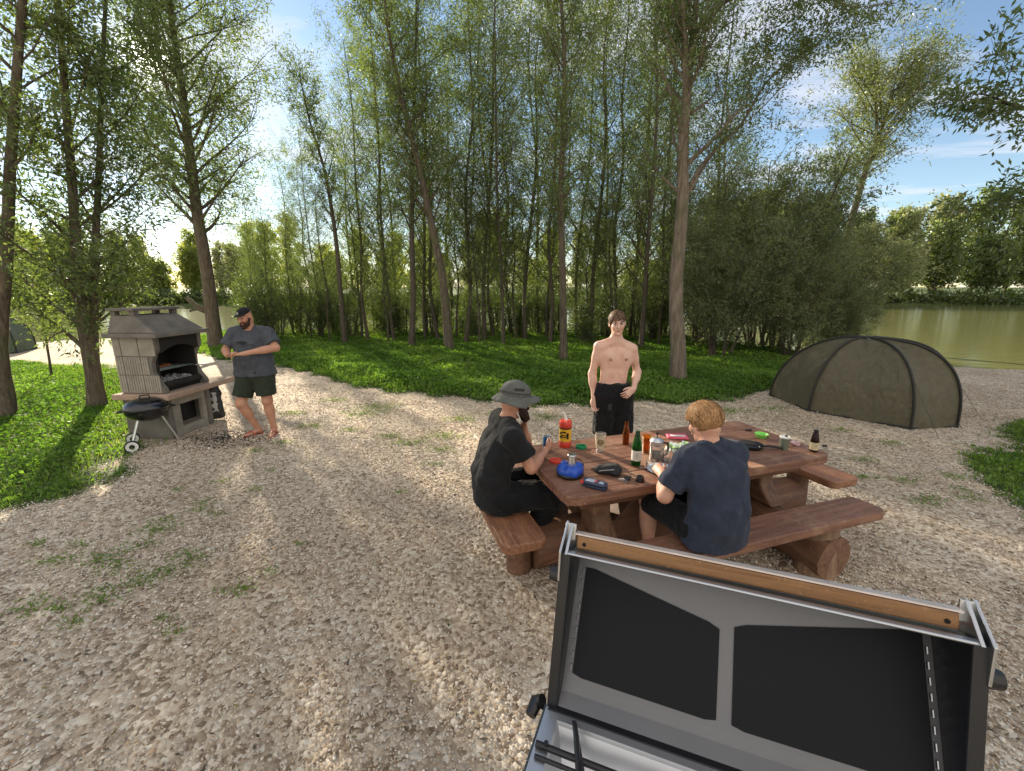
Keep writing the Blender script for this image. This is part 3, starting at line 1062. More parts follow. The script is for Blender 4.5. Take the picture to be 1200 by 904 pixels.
slims = [(345, 18.5, 0, .55), (365, 19, 1, .62), (378, 17.5, 2, .6), (418, 18.5, 3, .7), (432, 16.5, 0, .85), (448, 18.5, 1, .95), (462, 16.2, 2, .95),
         (500, 18.4, 3, 1.), (514, 16.8, 0, 1.02), (545, 15.6, 1, 1.), (558, 18.6, 2, 1.05), (568, 16.4, 3, .98), (579, 17.7, 0, 1.), (590, 15.2, 2, 1.),
         (600, 18.3, 1, 1.05), (615, 16.8, 3, 1.), (632, 18.6, 0, 1.08), (645, 15.9, 1, .95), (676, 17.9, 2, 1.05), (692, 15.9, 3, 1.), (705, 18.2, 0, 1.),
         (722, 16.3, 1, 1.04), (738, 17.6, 2, 1.), (752, 14.3, 3, 1.02), (766, 16.8, 0, 1.), (780, 18.4, 1, 1.), (818, 15.4, 2, .92), (836, 17.4, 3, .85),
         (300, 17.2, 1, .38), (322, 16.6, 3, .42), (388, 16.4, 1, .5), (425, 17.2, 3, .55), (455, 15.8, 1, .5), (498, 16.6, 3, .55), (535, 17.4, 1, .6), (562, 15.6, 3, .5), (605, 16.4, 1, .55), (640, 17.2, 3, .6), (682, 16.2, 1, .5), (715, 15.4, 3, .5), (745, 16.6, 1, .55), (772, 15.2, 3, .5), (470, 19.3, 0, .95), (530, 19.4, 1, 1.), (655, 19.4, 2, 1.), (745, 19.5, 3, 1.), (310, 19.2, 2, .5)]
protos = [None] * 4
spec = [(21, 12.5, .065, 14000, 46, .14), (22, 11.5, .07, 16000, 48, .17), (23, 13, .055, 13000, 42, .12), (24, 12, .08, 17000, 50, .16)]
for k, (px, Y, pi, sc) in enumerate(slims):
    p = yp(px, 400, Y); p.z = 0
    side = 'left' if px < 470 else ('middle' if px < 650 else 'right')
    lb = {'left': 'slender dark-stemmed willow at the thin left end of the copse', 'middle': 'slender dark-stemmed willow in the crowded middle of the copse',
          'right': 'slender dark-stemmed willow in the copse behind the shirtless man'}[side]
    gr = 'slender willows at the %s of the copse' % side
    if protos[pi] is None:
        protos[pi] = build_tree('slender_tree', lb, 'tree', p, slim_proto(*spec[pi]), wood=M_BARK_DK, group=gr)
        protos[pi].scale = (sc, sc, sc)
        protos[pi].rotation_euler = (0, 0, k * 1.7)
    else:
        dup(protos[pi], p, k * 1.7, (sc, sc, sc * random.uniform(.92, 1.08)), lb, gr)

# --- shrubs
def shrub_proto(seed, H, stems, n_leaf, spread_r, ls=.07):
    global rng
    rng = np.random.default_rng(seed)
    paths, rs = [], []
    for s_ in range(stems):
        a = rng.random() * 6.283; rr = rng.uniform(.05, .3)
        h_ = H * rng.uniform(.65, 1.)
        ln = rng.uniform(.2, 1.) * spread_r
        paths.append([np.array((math.cos(a) * rr, math.sin(a) * rr, -.05)), np.array((math.cos(a) * (rr + ln * .3), math.sin(a) * (rr + ln * .3), h_ * .45)),
                      np.array((math.cos(a) * (rr + ln), math.sin(a) * (rr + ln), h_))])
        rs.append(rng.uniform(.018, .04))
    return tree_meshes(paths, rs, 16, .12, lambda t: H * .32 * (1 - .4 * t), n_leaf, ls, spread=.13, up=.8, subs=4)
shr = [shrub_proto(31, 2.6, 7, 9000, .9), shrub_proto(32, 3.2, 8, 12000, 1.1), shrub_proto(33, 1.9, 6, 7000, .8)]
sp = []
for k, (px, Y, pi, sc) in enumerate([(300, 18.6, 0, .9), (325, 17.8, 1, .9), (352, 18.8, 1, 1.), (372, 17.6, 0, .9), (395, 18.8, 2, 1.), (412, 17.4, 1, .8), (440, 18.9, 0, 1.), (455, 17.7, 2, 1.),
        (475, 19., 1, .9), (508, 18.2, 0, .9), (538, 19.2, 2, 1.1), (556, 17.6, 2, .9), (583, 18.9, 0, 1.), (606, 17.9, 2, 1.), (628, 19.1, 1, .8), (650, 18., 0, .85),
        (685, 18.8, 1, .9), (712, 17., 0, .9), (735, 18.6, 1, 1.), (758, 16.2, 0, 1.), (775, 17.6, 1, 1.), (318, 15.8, 0, 1.05), (690, 15.5, 2, .8)]):
    p = yp(px, 400, Y); p.z = 0
    lb = 'leafy shrub in the undergrowth along the water behind the %s of the green strip' % ('left part' if px < 500 else 'right part' if px > 640 else 'middle')
    gr = 'shrubs under the copse, ' + ('left part' if px < 500 else 'right part' if px > 640 else 'middle')
    if len(sp) < 3 and pi == len(sp):
        t = build_tree('shrub', lb, 'shrub', p, shr[pi], wood=M_BARK_DK, leafm=M_LEAF_DARK, group=gr, trunk_name='stems'); t.scale = (sc,) * 3; sp.append(t)
    else:
        pi = min(pi, len(sp) - 1)
        dup(sp[pi], p, k * 2.3, sc, lb, gr)
# the big willow bushes left of the tent
bush_proto = [shrub_proto(41, 4.2, 12, 32000, 1.7, .085), shrub_proto(42, 5.2, 12, 40000, 1.9, .085)]
bp_t = []
for k, (px, Y, pi, sc, lb) in enumerate([(842, 12.6, 0, .95, 'rounded willow bush right behind the thick pale trunk'), (905, 14.2, 1, 1.1, 'tall willow bush in the middle of the bush mass behind the tent'),
        (925, 12.4, 0, .7, 'low dense bush touching the grass left of the tent'), (965, 14.0, 0, .92, 'willow bush above the left end of the tent'), (882, 16.3, 1, 1.3, 'tallest bush at the back of the bush mass'),
        (820, 15.2, 1, 1.1, 'willow bush behind the thick pale trunk in the copse edge'), (985, 12.9, 0, .5, 'low bush hanging over the water beside the tent')]):
    p = yp(px, 420, Y); p.z = 0
    if pi >= len(bp_t):
        t = build_tree('willow_bush', lb, 'bush', p, bush_proto[pi], wood=M_BARK_DK, leafm=M_LEAF_BUSH, trunk_name='stems'); t.scale = (sc,) * 3; bp_t.append(t)
    else:
        dup(bp_t[pi], p, k * 1.9, sc, lb)
# a sunny sapling low on the left
b_ = yp(60, 440, 9.5); b_.z = 0
rng = np.random.default_rng(51)
build_tree('sapling', 'sunlit lime green sapling between the two left trunks', 'sapling', b_,
           tree_meshes([[np.array((0, 0, -.02)), np.array((.1, 0, 1.2)), np.array((-.1, 0, 2.6))]], [.02], 18, .3, lambda t: .8, 1500, .07, spread=.08, subs=3), wood=M_BARK_DK, leafm=M_LEAF_LIME)

# --- far bank
def far_proto(seed, H, n_leaf, wide):
    global rng
    rng = np.random.default_rng(seed)
    P = [np.array((0, 0, -.3)), np.array((.2, 0, H * .4)), np.array((-.2, 0, H * .95))]
    return tree_meshes([P], [.28], 34, .12, lambda t: wide * (1 - .55 * t), n_leaf, .42, lw=.6, spread=.42, up=.9, subs=6)
far_data = [far_proto(61, 15, 9000, 4.6), far_proto(62, 11, 8000, 4.8), far_proto(63, 17, 9500, 4.2), far_proto(64, 8, 7000, 4.2)]
fp = {}
rr_ = random.Random(3)
far = []
X = -120.
while X < 125:
    for row in range(2):
        pi = rr_.choice([0, 1, 2, 3]) if row == 0 else rr_.choice([0, 2])
        pale = rr_.random() < (.45 if X > 30 else .2)
        far.append((X + rr_.uniform(-2, 2), 75 + row * 7 + rr_.uniform(-1.5, 2), pi, pale, rr_.uniform(.75, 1.05) * (.8 if X < 30 else 1.12)))
    X += rr_.uniform(5.0, 7.5)
far += [(62.5, 71.5, 3, True, 1.), (58, 73, 1, True, .95), (66, 75, 1, True, 1.1)]
for k, (x, y, pi, pale, sc) in enumerate(far):
    if x < -40: side = 'left of the picture'
    elif x < 45: side = 'behind the copse'
    else: side = 'right of the picture'
    lb = ('pale grey green willow' if pale else 'mid green tree') + ' on the far bank, ' + side
    gr = ('pale trees on the far bank, ' if pale else 'green trees on the far bank, ') + side
    key = (pi, pale, x < 45)
    LM = M_LEAF_PALE if pale else (M_LEAF_FAR if x < 45 else M_LEAF)
    if key not in fp:
        srcs = [v for k_, v in fp.items() if k_[0] == pi]
        if srcs:
            src = srcs[0]
            t = thing('far_tree', lb, 'tree', (x, y, .3), k * 1.1, gr)
            for ch in src.children:
                c = ch.copy(); c.data = ch.data.copy() if ch.name.startswith('crown') else ch.data
                COL.objects.link(c); c.parent = t
                if ch.name.startswith('crown'):
                    c.data.materials[0] = LM
        else:
            t = build_tree('far_tree', lb, 'tree', (x, y, .3), far_data[pi], wood=M_BARK_DK, leafm=LM, rz=k * 1.1, group=gr)
        t.scale = (sc,) * 3
        fp[key] = t
    else:
        dup(fp[key], (x, y, .3), k * 1.1, (sc, sc, sc * rr_.uniform(.9, 1.15)), lb, gr)
# reeds and low growth along the far waterline
n = 30000
x = rng.uniform(-110, 110, n)
y = 70 + 4 * np.sin(x * .05) + rng.uniform(1.0, 4.5, n)
C = np.column_stack([x, y, -.25 + rng.random(n) * 2.2 * (.5 + .5 * np.sin(x * .7) ** 2)])
D = rand_dirs(n, .6)
o = leaf_quads(C, D, sides(D), .5 + .4 * rng.random(n), .22 + .15 * rng.random(n), 'bank_growth', M_LEAF_DARK)
o['kind'] = 'stuff'; o['label'] = 'low dark green growth along the far waterline'; o['category'] = 'undergrowth'
# tangle of low brush along our side of the water
n = 42000
x = rng.uniform(-11, 8.5, n)
y = shore(x) - rng.uniform(.1, 2.6, n)
hh = .5 + .35 * np.sin(x * 2.1) + .25 * np.sin(x * 5.3)
C = np.column_stack([x, y, rng.random(n) ** 1.4 * np.clip(hh + .25, .15, 1.4)])
D = rand_dirs(n, .2)
o = leaf_quads(C, D, sides(D), .05 + .05 * rng.random(n), .025 + .02 * rng.random(n), 'bank_brush', M_LEAF_DARK)
o['kind'] = 'stuff'; o['label'] = 'dark tangle of low brush at the waterline under the copse'; o['category'] = 'undergrowth'

# ================================================================== sky, sun, camera
wd = bpy.data.worlds.new('World')
SC.world = wd
wd.use_nodes = True
nt = wd.node_tree
nt.nodes.clear()
L = nt.links.new
outw = nt.nodes.new('ShaderNodeOutputWorld')
bg = nt.nodes.new('ShaderNodeBackground')
SUN_EL, SUN_AZ = 20.5, -36.4          # azimuth from +Y towards +X
sky = nt.nodes.new('ShaderNodeTexSky')
sky.sky_type = 'NISHITA'
sky.sun_disc = False
sky.sun_elevation = R(SUN_EL)
sky.sun_rotation = R(SUN_AZ)
sky.air_density = 1.0; sky.dust_density = .08; sky.ozone_density = 1.4
tc = nt.nodes.new('ShaderNodeTexCoord')
sp_ = nt.nodes.new('ShaderNodeSeparateXYZ')
L(tc.outputs['Generated'], sp_.inputs[0])
mx_ = nd(nt, 'ShaderNodeMath', operation='MAXIMUM'); mx_.inputs[1].default_value = .06
L(sp_.outputs['Z'], mx_.inputs[0])
dx = nd(nt, 'ShaderNodeMath', operation='DIVIDE'); dy = nd(nt, 'ShaderNodeMath', operation='DIVIDE')
L(sp_.outputs['X'], dx.inputs[0]); L(mx_.outputs[0], dx.inputs[1])
L(sp_.outputs['Y'], dy.inputs[0]); L(mx_.outputs[0], dy.inputs[1])
cb = nt.nodes.new('ShaderNodeCombineXYZ')
L(dx.outputs[0], cb.inputs[0]); L(dy.outputs[0], cb.inputs[1])
cmap = nd(nt, 'ShaderNodeMapping'); cmap.inputs['Rotation'].default_value = (0, 0, R(35)); cmap.inputs['Scale'].default_value = (.75, 1.5, 1); cmap.inputs['Location'].default_value = (3.1, 1.7, 0)
L(cb.outputs[0], cmap.inputs['Vector'])
cn = nd(nt, 'ShaderNodeTexNoise', i_Scale=.75, i_Detail=9., i_Roughness=.58, i_Distortion=.35)
L(cmap.outputs[0], cn.inputs['Vector'])
cr_ = ramp(nt, [(.47, (0, 0, 0)), (.56, (.45, .45, .45)), (.7, (.9, .9, .9))])
# unseen cloud bank behind the camera, added as warm fill light for the foreground
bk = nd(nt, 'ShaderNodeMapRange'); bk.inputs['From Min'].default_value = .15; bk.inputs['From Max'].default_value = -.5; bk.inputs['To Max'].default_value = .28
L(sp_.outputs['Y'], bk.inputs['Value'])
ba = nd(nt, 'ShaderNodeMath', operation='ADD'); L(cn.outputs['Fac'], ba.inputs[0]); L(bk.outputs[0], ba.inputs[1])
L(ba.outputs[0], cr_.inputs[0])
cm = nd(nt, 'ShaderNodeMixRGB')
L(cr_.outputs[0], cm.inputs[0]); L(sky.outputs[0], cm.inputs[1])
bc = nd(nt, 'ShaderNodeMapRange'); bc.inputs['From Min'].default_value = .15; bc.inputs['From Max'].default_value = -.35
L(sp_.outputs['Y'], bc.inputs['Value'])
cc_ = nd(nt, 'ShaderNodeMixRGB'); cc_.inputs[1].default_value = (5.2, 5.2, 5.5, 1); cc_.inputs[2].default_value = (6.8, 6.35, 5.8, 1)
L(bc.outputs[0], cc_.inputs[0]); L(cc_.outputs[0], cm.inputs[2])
# the sun seen through the leaves, a small bright disc of sky
svx = (math.sin(R(SUN_AZ)) * math.cos(R(SUN_EL)), math.cos(R(SUN_AZ)) * math.cos(R(SUN_EL)), math.sin(R(SUN_EL)))
dt = nd(nt, 'ShaderNodeVectorMath', operation='DOT_PRODUCT'); dt.inputs[1].default_value = svx
L(tc.outputs['Generated'], dt.inputs[0])
dr = ramp(nt, [(0, (0, 0, 0)), (.55, (2, 1.8, 1.4)), (.9, (9, 8.5, 7.5)), (1, (60, 56, 48))])
mr_ = nd(nt, 'ShaderNodeMapRange'); mr_.inputs['From Min'].default_value = math.cos(R(4.)); mr_.inputs['From Max'].default_value = math.cos(R(.8))
L(dt.outputs['Value'], mr_.inputs['Value']); L(mr_.outputs[0], dr.inputs[0])
ad_ = nd(nt, 'ShaderNodeMixRGB', blend_type='ADD'); ad_.inputs[0].default_value = 1
L(cm.outputs[0], ad_.inputs[1]); L(dr.outputs[0], ad_.inputs[2])
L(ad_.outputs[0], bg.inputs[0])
bg.inputs[1].default_value = .07
L(bg.outputs[0], outw.inputs[0])

sd = bpy.data.lights.new('sun', 'SUN')
sd.energy = 5.0
sd.angle = R(.6)
sd.color = (1., .86, .66)
so = bpy.data.objects.new('sun', sd)
COL.objects.link(so)
sv = Vector((math.sin(R(SUN_AZ)) * math.cos(R(SUN_EL)), math.cos(R(SUN_AZ)) * math.cos(R(SUN_EL)), math.sin(R(SUN_EL))))
so.rotation_euler = sv.to_track_quat('Z', 'Y').to_euler()
so.location = (0, 0, 20)

cd = bpy.data.cameras.new('camera')
cd.lens = FPX / 1200 * 36
cd.sensor_width = 36
cd.clip_start = .05
cd.clip_end = 3000
co = bpy.data.objects.new('camera', cd)
COL.objects.link(co)
co.location = (0, 0, CAM_H)
co.rotation_euler = (R(90 - PITCH), 0, 0)
SC.camera = co
SC.view_settings.view_transform = 'Standard'
SC.view_settings.look = 'None'
SC.view_settings.exposure = 1.5
SC.view_settings.gamma = 1
SC.cycles.max_bounces = 8
SC.cycles.diffuse_bounces = 3
SC.cycles.transmission_bounces = 6
SC.cycles.sample_clamp_indirect = 6
# ================================================================== picnic table
W_TOP = wood_mat('stained_wood_long', (.105, .046, .027), (.235, .11, .066), 'X', .55, worn=.4)
W_END = wood_mat('stained_wood_cross', (.13, .052, .026), (.29, .13, .066), 'Y', .55, worn=.5)
W_LOG = wood_mat('stained_log', (.085, .038, .022), (.19, .09, .05), 'X', .6, wear=(.22, .15, .09), worn=.25, scale=.6)
W_LOGY = wood_mat('stained_log_cross', (.085, .04, .022), (.20, .10, .055), 'Y', .6, wear=(.28, .18, .11), worn=.35, scale=.6)
W_POST = wood_mat('weathered_post', (.10, .06, .035), (.27, .17, .10), 'Z', .7, worn=.3, scale=.6)
TR = R(18.5)
TC = (1.254, 3.158, 0)
tb = thing('picnic_table', 'heavy brown stained wooden picnic table with benches on all four sides', 'picnic table', TC, TR)
HX, HY, TT = 1.125, .465, .75
m = MB()
pw = (2 * HY - 3 * .008) / 4
for i in range(4):
    y0 = -HY + i * (pw + .008)
    cr_r = [.10 if i == 0 else .006, .10 if i == 0 else .006, .10 if i == 3 else .006, .10 if i == 3 else .006]
    e0, e1 = random.uniform(-.006, .006), random.uniform(-.006, .006)
    m.prism(rounded([(-HX + e0, y0), (HX + e1, y0), (HX + e1, y0 + pw), (-HX + e0, y0 + pw)], cr_r, 6), TT - .062, TT)
m.build('tabletop', W_TOP, tb, bevel=.008)
def bench(name, x0, x1, y0, y1, mat):
    o = MB().prism(rounded([(x0, y0), (x1, y0), (x1, y1), (x0, y1)], .07, 6), .385, .45).build(name, mat, tb, bevel=.009)
    return o
bench('bench_seat', -1.225, 1.225, -.825, -.575, W_TOP)
bench('bench_seat', -1.225, 1.225, .585, .835, W_TOP)
bench('bench_seat', -1.505, -1.205, -.385, .405, W_END)
bench('bench_seat', 1.315, 1.625, -.385, .405, W_END)
def log(name, a, b, r0, r1, mat, squash=1., cut=None, n=16):
    a, b = Vector(a), Vector(b)
    k = 12
    pts = [a.lerp(b, i / k) for i in range(k + 1)]
    mm = MB().tube(pts, [r0 + (r1 - r0) * i / k + .008 * math.sin(i * 1.7 + r0 * 90) for i in range(k + 1)], n)
    for v in mm.v:
        v += Vector(mnoise.noise_vector(v * 5)) * .014
        if cut and v.z > cut:
            v.z = cut
    return mm.build(name, mat, tb, smooth=True)
# foot log lengthwise, two across, bearers with scooped tops
log('foot_log', (-1.18, 0, .17), (1.36, 0, .17), .17, .16, W_LOG, cut=.33)
log('foot_log', (-.74, -.80, .15), (-.74, .78, .15), .15, .14, W_LOGY, cut=.30)
log('foot_log', (.76, -.82, .16), (.76, .80, .16), .155, .145, W_LOGY, cut=.31)
for x in (-.74, .76):
    for y in (-.70, .70):
        mm = MB().tube([(x, y, 0), (x, y, .2), (x, y, .384)], [.135, .12, .105], 14)
        for v in mm.v: 
            if .01 < v.z < .38: v += Vector(mnoise.noise_vector(v * 6)) * .012
        mm.build('leg', W_POST, tb, smooth=True)
for x in (-1.27, 1.42):
    mm = MB().tube([(x, 0, .0), (x, 0, .2), (x, 0, .384)], [.095, .09, .085], 14)
    mm.build('leg', W_LOGY, tb, smooth=True)
# curved cradles: broad scooped slabs rising from the foot logs to the top
for sx in (-1, 1):
    prof = []
    for i in range(13):
        t = i / 12
        prof.append((.36 + .80 * (1 - t) ** 1.6, .10 + .56 * t ** 1.3))
    outl = prof + [(.05, .66), (.05, .12)]
    Mx = Matrix.Rotation(R(90), 4, 'X')
    mm = MB().prism([(p[0] * sx, p[1]) for p in (outl if sx > 0 else reversed(outl))], -.17, .17, Mx)
    mm.build('cradle', W_LOG, tb, bevel=.03, seg=3)
for y in (-1, 1):
    mm = MB().prism([(y * .05, .3), (y * .36, .32), (y * .24, .45), (y * .22, .686), (y * .05, .686)][::y], -.07, .07,
                    Matrix.Rotation(R(90), 4, 'Z') @ Matrix.Rotation(R(90), 4, 'X'))
    for v in mm.v: v.x += -.74
    mm.build('strut', W_LOGY, tb, bevel=.02)
    mm = MB().prism([(y * .05, .3), (y * .36, .32), (y * .24, .45), (y * .22, .686), (y * .05, .686)][::y], -.07, .07,
                    Matrix.Rotation(R(90), 4, 'Z') @ Matrix.Rotation(R(90), 4, 'X'))
    for v in mm.v: v.x += .76
    mm.build('strut', W_LOGY, tb, bevel=.02)
for y in (-.3, .3):
    MB().tube([(-.95, y, .628), (0, y, .626), (.95, y, .628)], [.055, .06, .055], 12).build('beam', W_LOG, tb, smooth=True)

# ================================================================== things on the table
P_RED = simple('red_plastic', (.62, .05, .03), .35, var=.06)
P_YEL = simple('yellow_label', (.75, .42, .02), .5, var=.1)
P_BLK = simple('black_plastic', (.012, .012, .013), .35)
P_BLKM = simple('matt_black_fabric', (.018, .018, .02), .85, bump=.4, bscale=90)
P_WHT = simple('white_plastic', (.75, .74, .7), .4, var=.05)
P_GRN = simple('green_plastic', (.01, .22, .09), .35, var=.08)
P_LIME = simple('lime_plastic', (.22, .62, .10), .35, var=.08)
P_BLUE = simple('blue_bag', (.01, .07, .42), .3, var=.2, bump=.5, bscale=30)
P_TEAL = simple('pale_teal_plastic', (.30, .62, .66), .35, var=.06)
P_PINK = simple('pink_packet', (.62, .10, .17), .45, var=.2)
P_STEEL = simple('brushed_steel', (.62, .62, .62), .28, 1.0, var=.08, vscale=20)
P_CAN = simple('blue_can_paint', (.03, .17, .38), .3, .4, var=.1)
P_PAPER = simple('paper_label', (.62, .60, .52), .6, var=.06)
P_GREY = simple('grey_plate', (.42, .46, .50), .4, var=.06)
P_TUM = simple('sage_tumbler', (.13, .15, .11), .4, var=.1)
P_KIWI = simple('salad_green', (.30, .46, .20), .5, var=.5, vscale=60)
P_FILM = simple('clear_film', (.72, .76, .72), .15, var=.12, vscale=40)
G_CLEAR = glass('clear_glass')
G_GREEN = glass('green_bottle_glass', (.05, .32, .06))
G_BROWN = glass('brown_bottle_glass', (.45, .16, .02))
G_DARK = glass('dark_brown_glass', (.13, .045, .02))
TZ = TT + .001
def onT(px, py): return gp(px, py, TZ)

def item(name, label, cat, px, py, rz=0., group=None):
    return thing(name, label, cat, onT(px, py), rz, group)

# red and yellow tub with a spout
t = item('fuel_tub', 'red and yellow tub with a white spout standing at the far edge of the table', 'tub', 662, 523)
MB().lathe([(0, 0), (.047, 0), (.05, .006), (.05, .045), (.046, .05), (.046, .155), (.05, .16), (.051, .205), (.044, .217), (0, .219)], 28).build('tub_body', P_RED, t, smooth=True)
MB().lathe([(.0475, .052), (.0475, .153)], 28).build('label', P_YEL, t, smooth=True)
mm = MB()
for k, (a, z, w_, h_) in enumerate(((-1.9, .13, .03, .012), (-1.9, .105, .04, .007), (-1.9, .09, .034, .007), (-1.3, .10, .018, .05), (-2.5, .12, .02, .02), (-2.5, .09, .02, .02))):
    mm.box((.0482 * math.cos(a), .0482 * math.sin(a), z), (.0015, w_, h_), a)
mm.build('printed_marks', P_BLK, t)
MB().lathe([(.0505, .156), (.0512, .158), (.0512, .163), (.0505, .165)], 28).build('band', P_BLK, t, smooth=True)
MB().tube([(.005, 0, .215), (.0, 0, .245), (-.018, 0, .285)], [.012, .010, .006], 12).build('spout', P_WHT, t, smooth=True)
# can
t = item('drink_can', 'blue drink can held by the man in the brimmed hat', 'can', 641, 528)
MB().lathe([(0, .003), (.026, .0), (.033, .012), (.033, .105), (.027, .118)], 24).build('can_body', P_CAN, t, smooth=True)
MB().lathe([(.027, .118), (.028, .121), (.025, .119), (0, .117)], 24).build('can_lid', P_STEEL, t, smooth=True)
# round lids
t = item('jar_lid', 'flat round green lid lying beside the red and yellow tub', 'lid', 681, 525)
MB().lathe([(0, .003), (.038, .004), (.04, .018), (.043, .018), (.042, .0), (0, 0)], 28).build('lid_disc', P_GRN, t, smooth=True)
t = item('jar_lid', 'flat round red lid lying beside the blue bag', 'lid', 651, 541)
MB().lathe([(0, .010), (.040, .010), (.045, .013), (.046, 0), (0, 0)], 28).build('lid_disc', P_RED, t, smooth=True)
# blue round bag with beaker
t = item('stove_bag', 'shiny blue round bag near the left corner of the table', 'bag', 668, 557)
mm = MB().lathe([(0, 0), (.07, .0), (.086, .015), (.09, .04), (.084, .068), (.06, .085), (.03, .078), (0, .074)], 36)
for v in mm.v:
    a_ = math.atan2(v.y, v.x)
    v += Vector((v.x, v.y, 0)) * (.035 * math.sin(a_ * 9) + .04 * math.sin(a_ * 4 + 1))
    if v.z > .02: v.z += .006 * math.sin(a_ * 6)
mm.build('bag_body', P_BLUE, t, smooth=True)
MB().lathe([(.085, .002), (.091, .008), (.0915, .022), (.088, .028)], 36).build('base_rim', P_BLK, t, smooth=True)
mm = MB().tube([(.09 * math.cos(a), .09 * math.sin(a), .07 + .02 * math.sin(a * 2)) for a in [i * .2 for i in range(14)]], .004, 6)
mm.build('strap', P_BLK, t, smooth=True)
b0 = onT(668, 557)
t = thing('steel_beaker', 'steel beaker turned upside down on the blue bag', 'beaker', (b0.x + .01, b0.y + .005, TZ + .078))
MB().lathe([(.036, 0), (.034, 0), (.030, .065), (0, .066), (0, .071), (.027, .071), (.031, .066)], 28, closed=False).build('beaker_body', P_STEEL, t, smooth=True)
# black pouch
t = item('camera_pouch', 'crumpled black fabric pouch in the middle of the near table edge', 'pouch', 712, 555, R(-10))
S = SDF().cone((-.06, .01, .022), (.055, 0, .03), .028, .036, k=.02, flat=(0, 1, 0), ff=1.7).ell((.02, .015, .045), (.05, .04, .02), k=.02)
V_, F_ = S.mesh(.006); V_ = noisy(V_, .012, 22); V_[:, 2] = np.maximum(V_[:, 2], 0)
link_mesh('pouch_body', np_mesh('pouch_body', V_, F_), P_BLKM, t)
MB().tube([(-.06, -.04, .03), (-.02, -.055, .045), (.03, -.05, .05), (.07, -.02, .045)], .003, 6).build('zip', simple('zip_grey', (.3, .3, .3), .4), t)
MB().tube([(-.08, 0, .02), (-.11, .03, .01), (-.09, .05, .006), (-.05, .05, .006)], .006, 6).build('strap', P_BLKM, t)
# rounded case
t = item('hard_case', 'dark blue rounded case with pale printed lid next to the blue bag', 'case', 697, 571, R(-32))
o2 = rounded([(-.082, -.036), (.082, -.036), (.082, .036), (-.082, .036)], .034, 8)
MB().prism(o2, 0, .020).build('case_base', simple('navy_case', (.015, .022, .05), .5), t, bevel=.006)
MB().prism(o2, .0225, .040).build('case_lid', simple('navy_case_lid', (.03, .045, .085), .4), t, bevel=.009, seg=3)
mm = MB().prism([(-.06, -.02), (.0, -.022), (.02, .0), (.0, .02), (-.05, .022)], .0402, .0412)
mm.prism([(.028, -.018), (.062, -.02), (.055, .012), (.03, .016)], .0402, .0412)
mm.build('printed_marks', simple('pale_print', (.45, .52, .6), .4), t)
mm = MB().prism([(-.004, -.012), (.022, -.012), (.018, .008), (0, .01)], .0414, .0422); mm.box((-.075, -.02, .03), (.02, .03, .016))
mm.build('red_tab', P_RED, t)
# keys and black caps
t = item('key_bunch', 'small bunch of keys on a black fob in front of the green bottle', 'keys', 735, 562, R(20))
mm = MB().lathe([(0, 0), (.020, 0), (.022, .01), (.016, .016), (0, .017)], 14); mm.box((.02, .01, .008), (.03, .02, .014), .4)
mm.build('key_fob', P_BLK, t, smooth=False, bevel=.003)
for a in (-2.9, -2.4, 2.8):
    MB().tube([(.018 * math.cos(a), .018 * math.sin(a), .003), (.06 * math.cos(a), .06 * math.sin(a), .002)], [.006, .003], 6).build('key', P_STEEL, t)
t = item('lens_cap', 'round black cup shaped cap standing on the table in front of the green bottle', 'cap', 750, 564)
MB().lathe([(0, 0), (.028, 0), (.029, .005), (.023, .034), (.019, .036), (.018, .03), (0, .03)], 24).build('cap_body', P_BLK, t, smooth=True)
# pint glass with printed sleeve
t = item('pint_glass', 'tall pint glass with a cream printed band standing right of the green lid', 'glass', 703, 529)
MB().lathe([(0, .004), (.027, .004), (.040, .146), (.042, .146), (.029, 0), (0, 0)], 28).build('glass_body', G_CLEAR, t, smooth=True)
MB().lathe([(.0325, .03), (.0425, .135)], 28).build('printed_band', simple('cream_print', (.55, .47, .32), .5, var=.25, vscale=40), t, smooth=True)
mm = MB()
for a, z, w_, h_ in ((-1.7, .10, .030, .012), (-1.7, .08, .036, .016), (-1.7, .062, .024, .008), (-1.2, .085, .012, .03), (-2.2, .085, .012, .03)):
    r_ = .0325 + (z - .03) * .095 + .001
    mm.box((r_ * math.cos(a), r_ * math.sin(a), z), (.0014, w_, h_), a)
mm.build('printed_marks', simple('brown_print', (.22, .15, .07), .5), t)
# bottles
def bottle(px, py, label, H, r, mat, group=None, lab=None, cap=None, neck=.45, labz=(.15, .45)):
    t = item('bottle', label, 'bottle', px, py)
    n0 = H * (1 - neck)
    MB().lathe([(0, .004), (r * .85, 0), (r, .006), (r, n0), (r * .86, n0 + .03 * H / .25), (.018, n0 + .085 * H / .25), (.0135, H - .02), (.015, H - .018), (.015, H), (.011, H), (.011, n0 + .07), (r - .004, n0 - .01), (r - .004, .01), (0, .01)], 26).build('bottle_body', mat, t, smooth=True)
    if lab:
        MB().lathe([(r + .0008, H * labz[0]), (r + .0008, H * labz[1])], 26).build('label', lab, t, smooth=True)
        mm = MB()
        for a, f, w_ in ((-1.75, .75, .5), (-1.75, .55, .7), (-1.75, .35, .4)):
            z = H * (labz[0] + (labz[1] - labz[0]) * f)
            mm.box(((r + .0014) * math.cos(a), (r + .0014) * math.sin(a), z), (.001, r * w_, H * .012), a)
        mm.build('printed_marks', simple('label_print', (.1, .1, .08), .5), t)
    if cap:
        MB().lathe([(.0155, H * .82), (.0162, H), (0, H + .003)], 16).build('bottle_cap', cap, t, smooth=True)
    return t
bottle(733, 521, 'empty brown glass bottle without a label behind the green bottle', .19, .027, G_BROWN, neck=.5)
bottle(745, 545, 'dark green wine bottle with a white label', .255, .034, G_GREEN, lab=P_PAPER, cap=simple('dark_green_foil', (.01, .04, .02), .35), labz=(.16, .46))
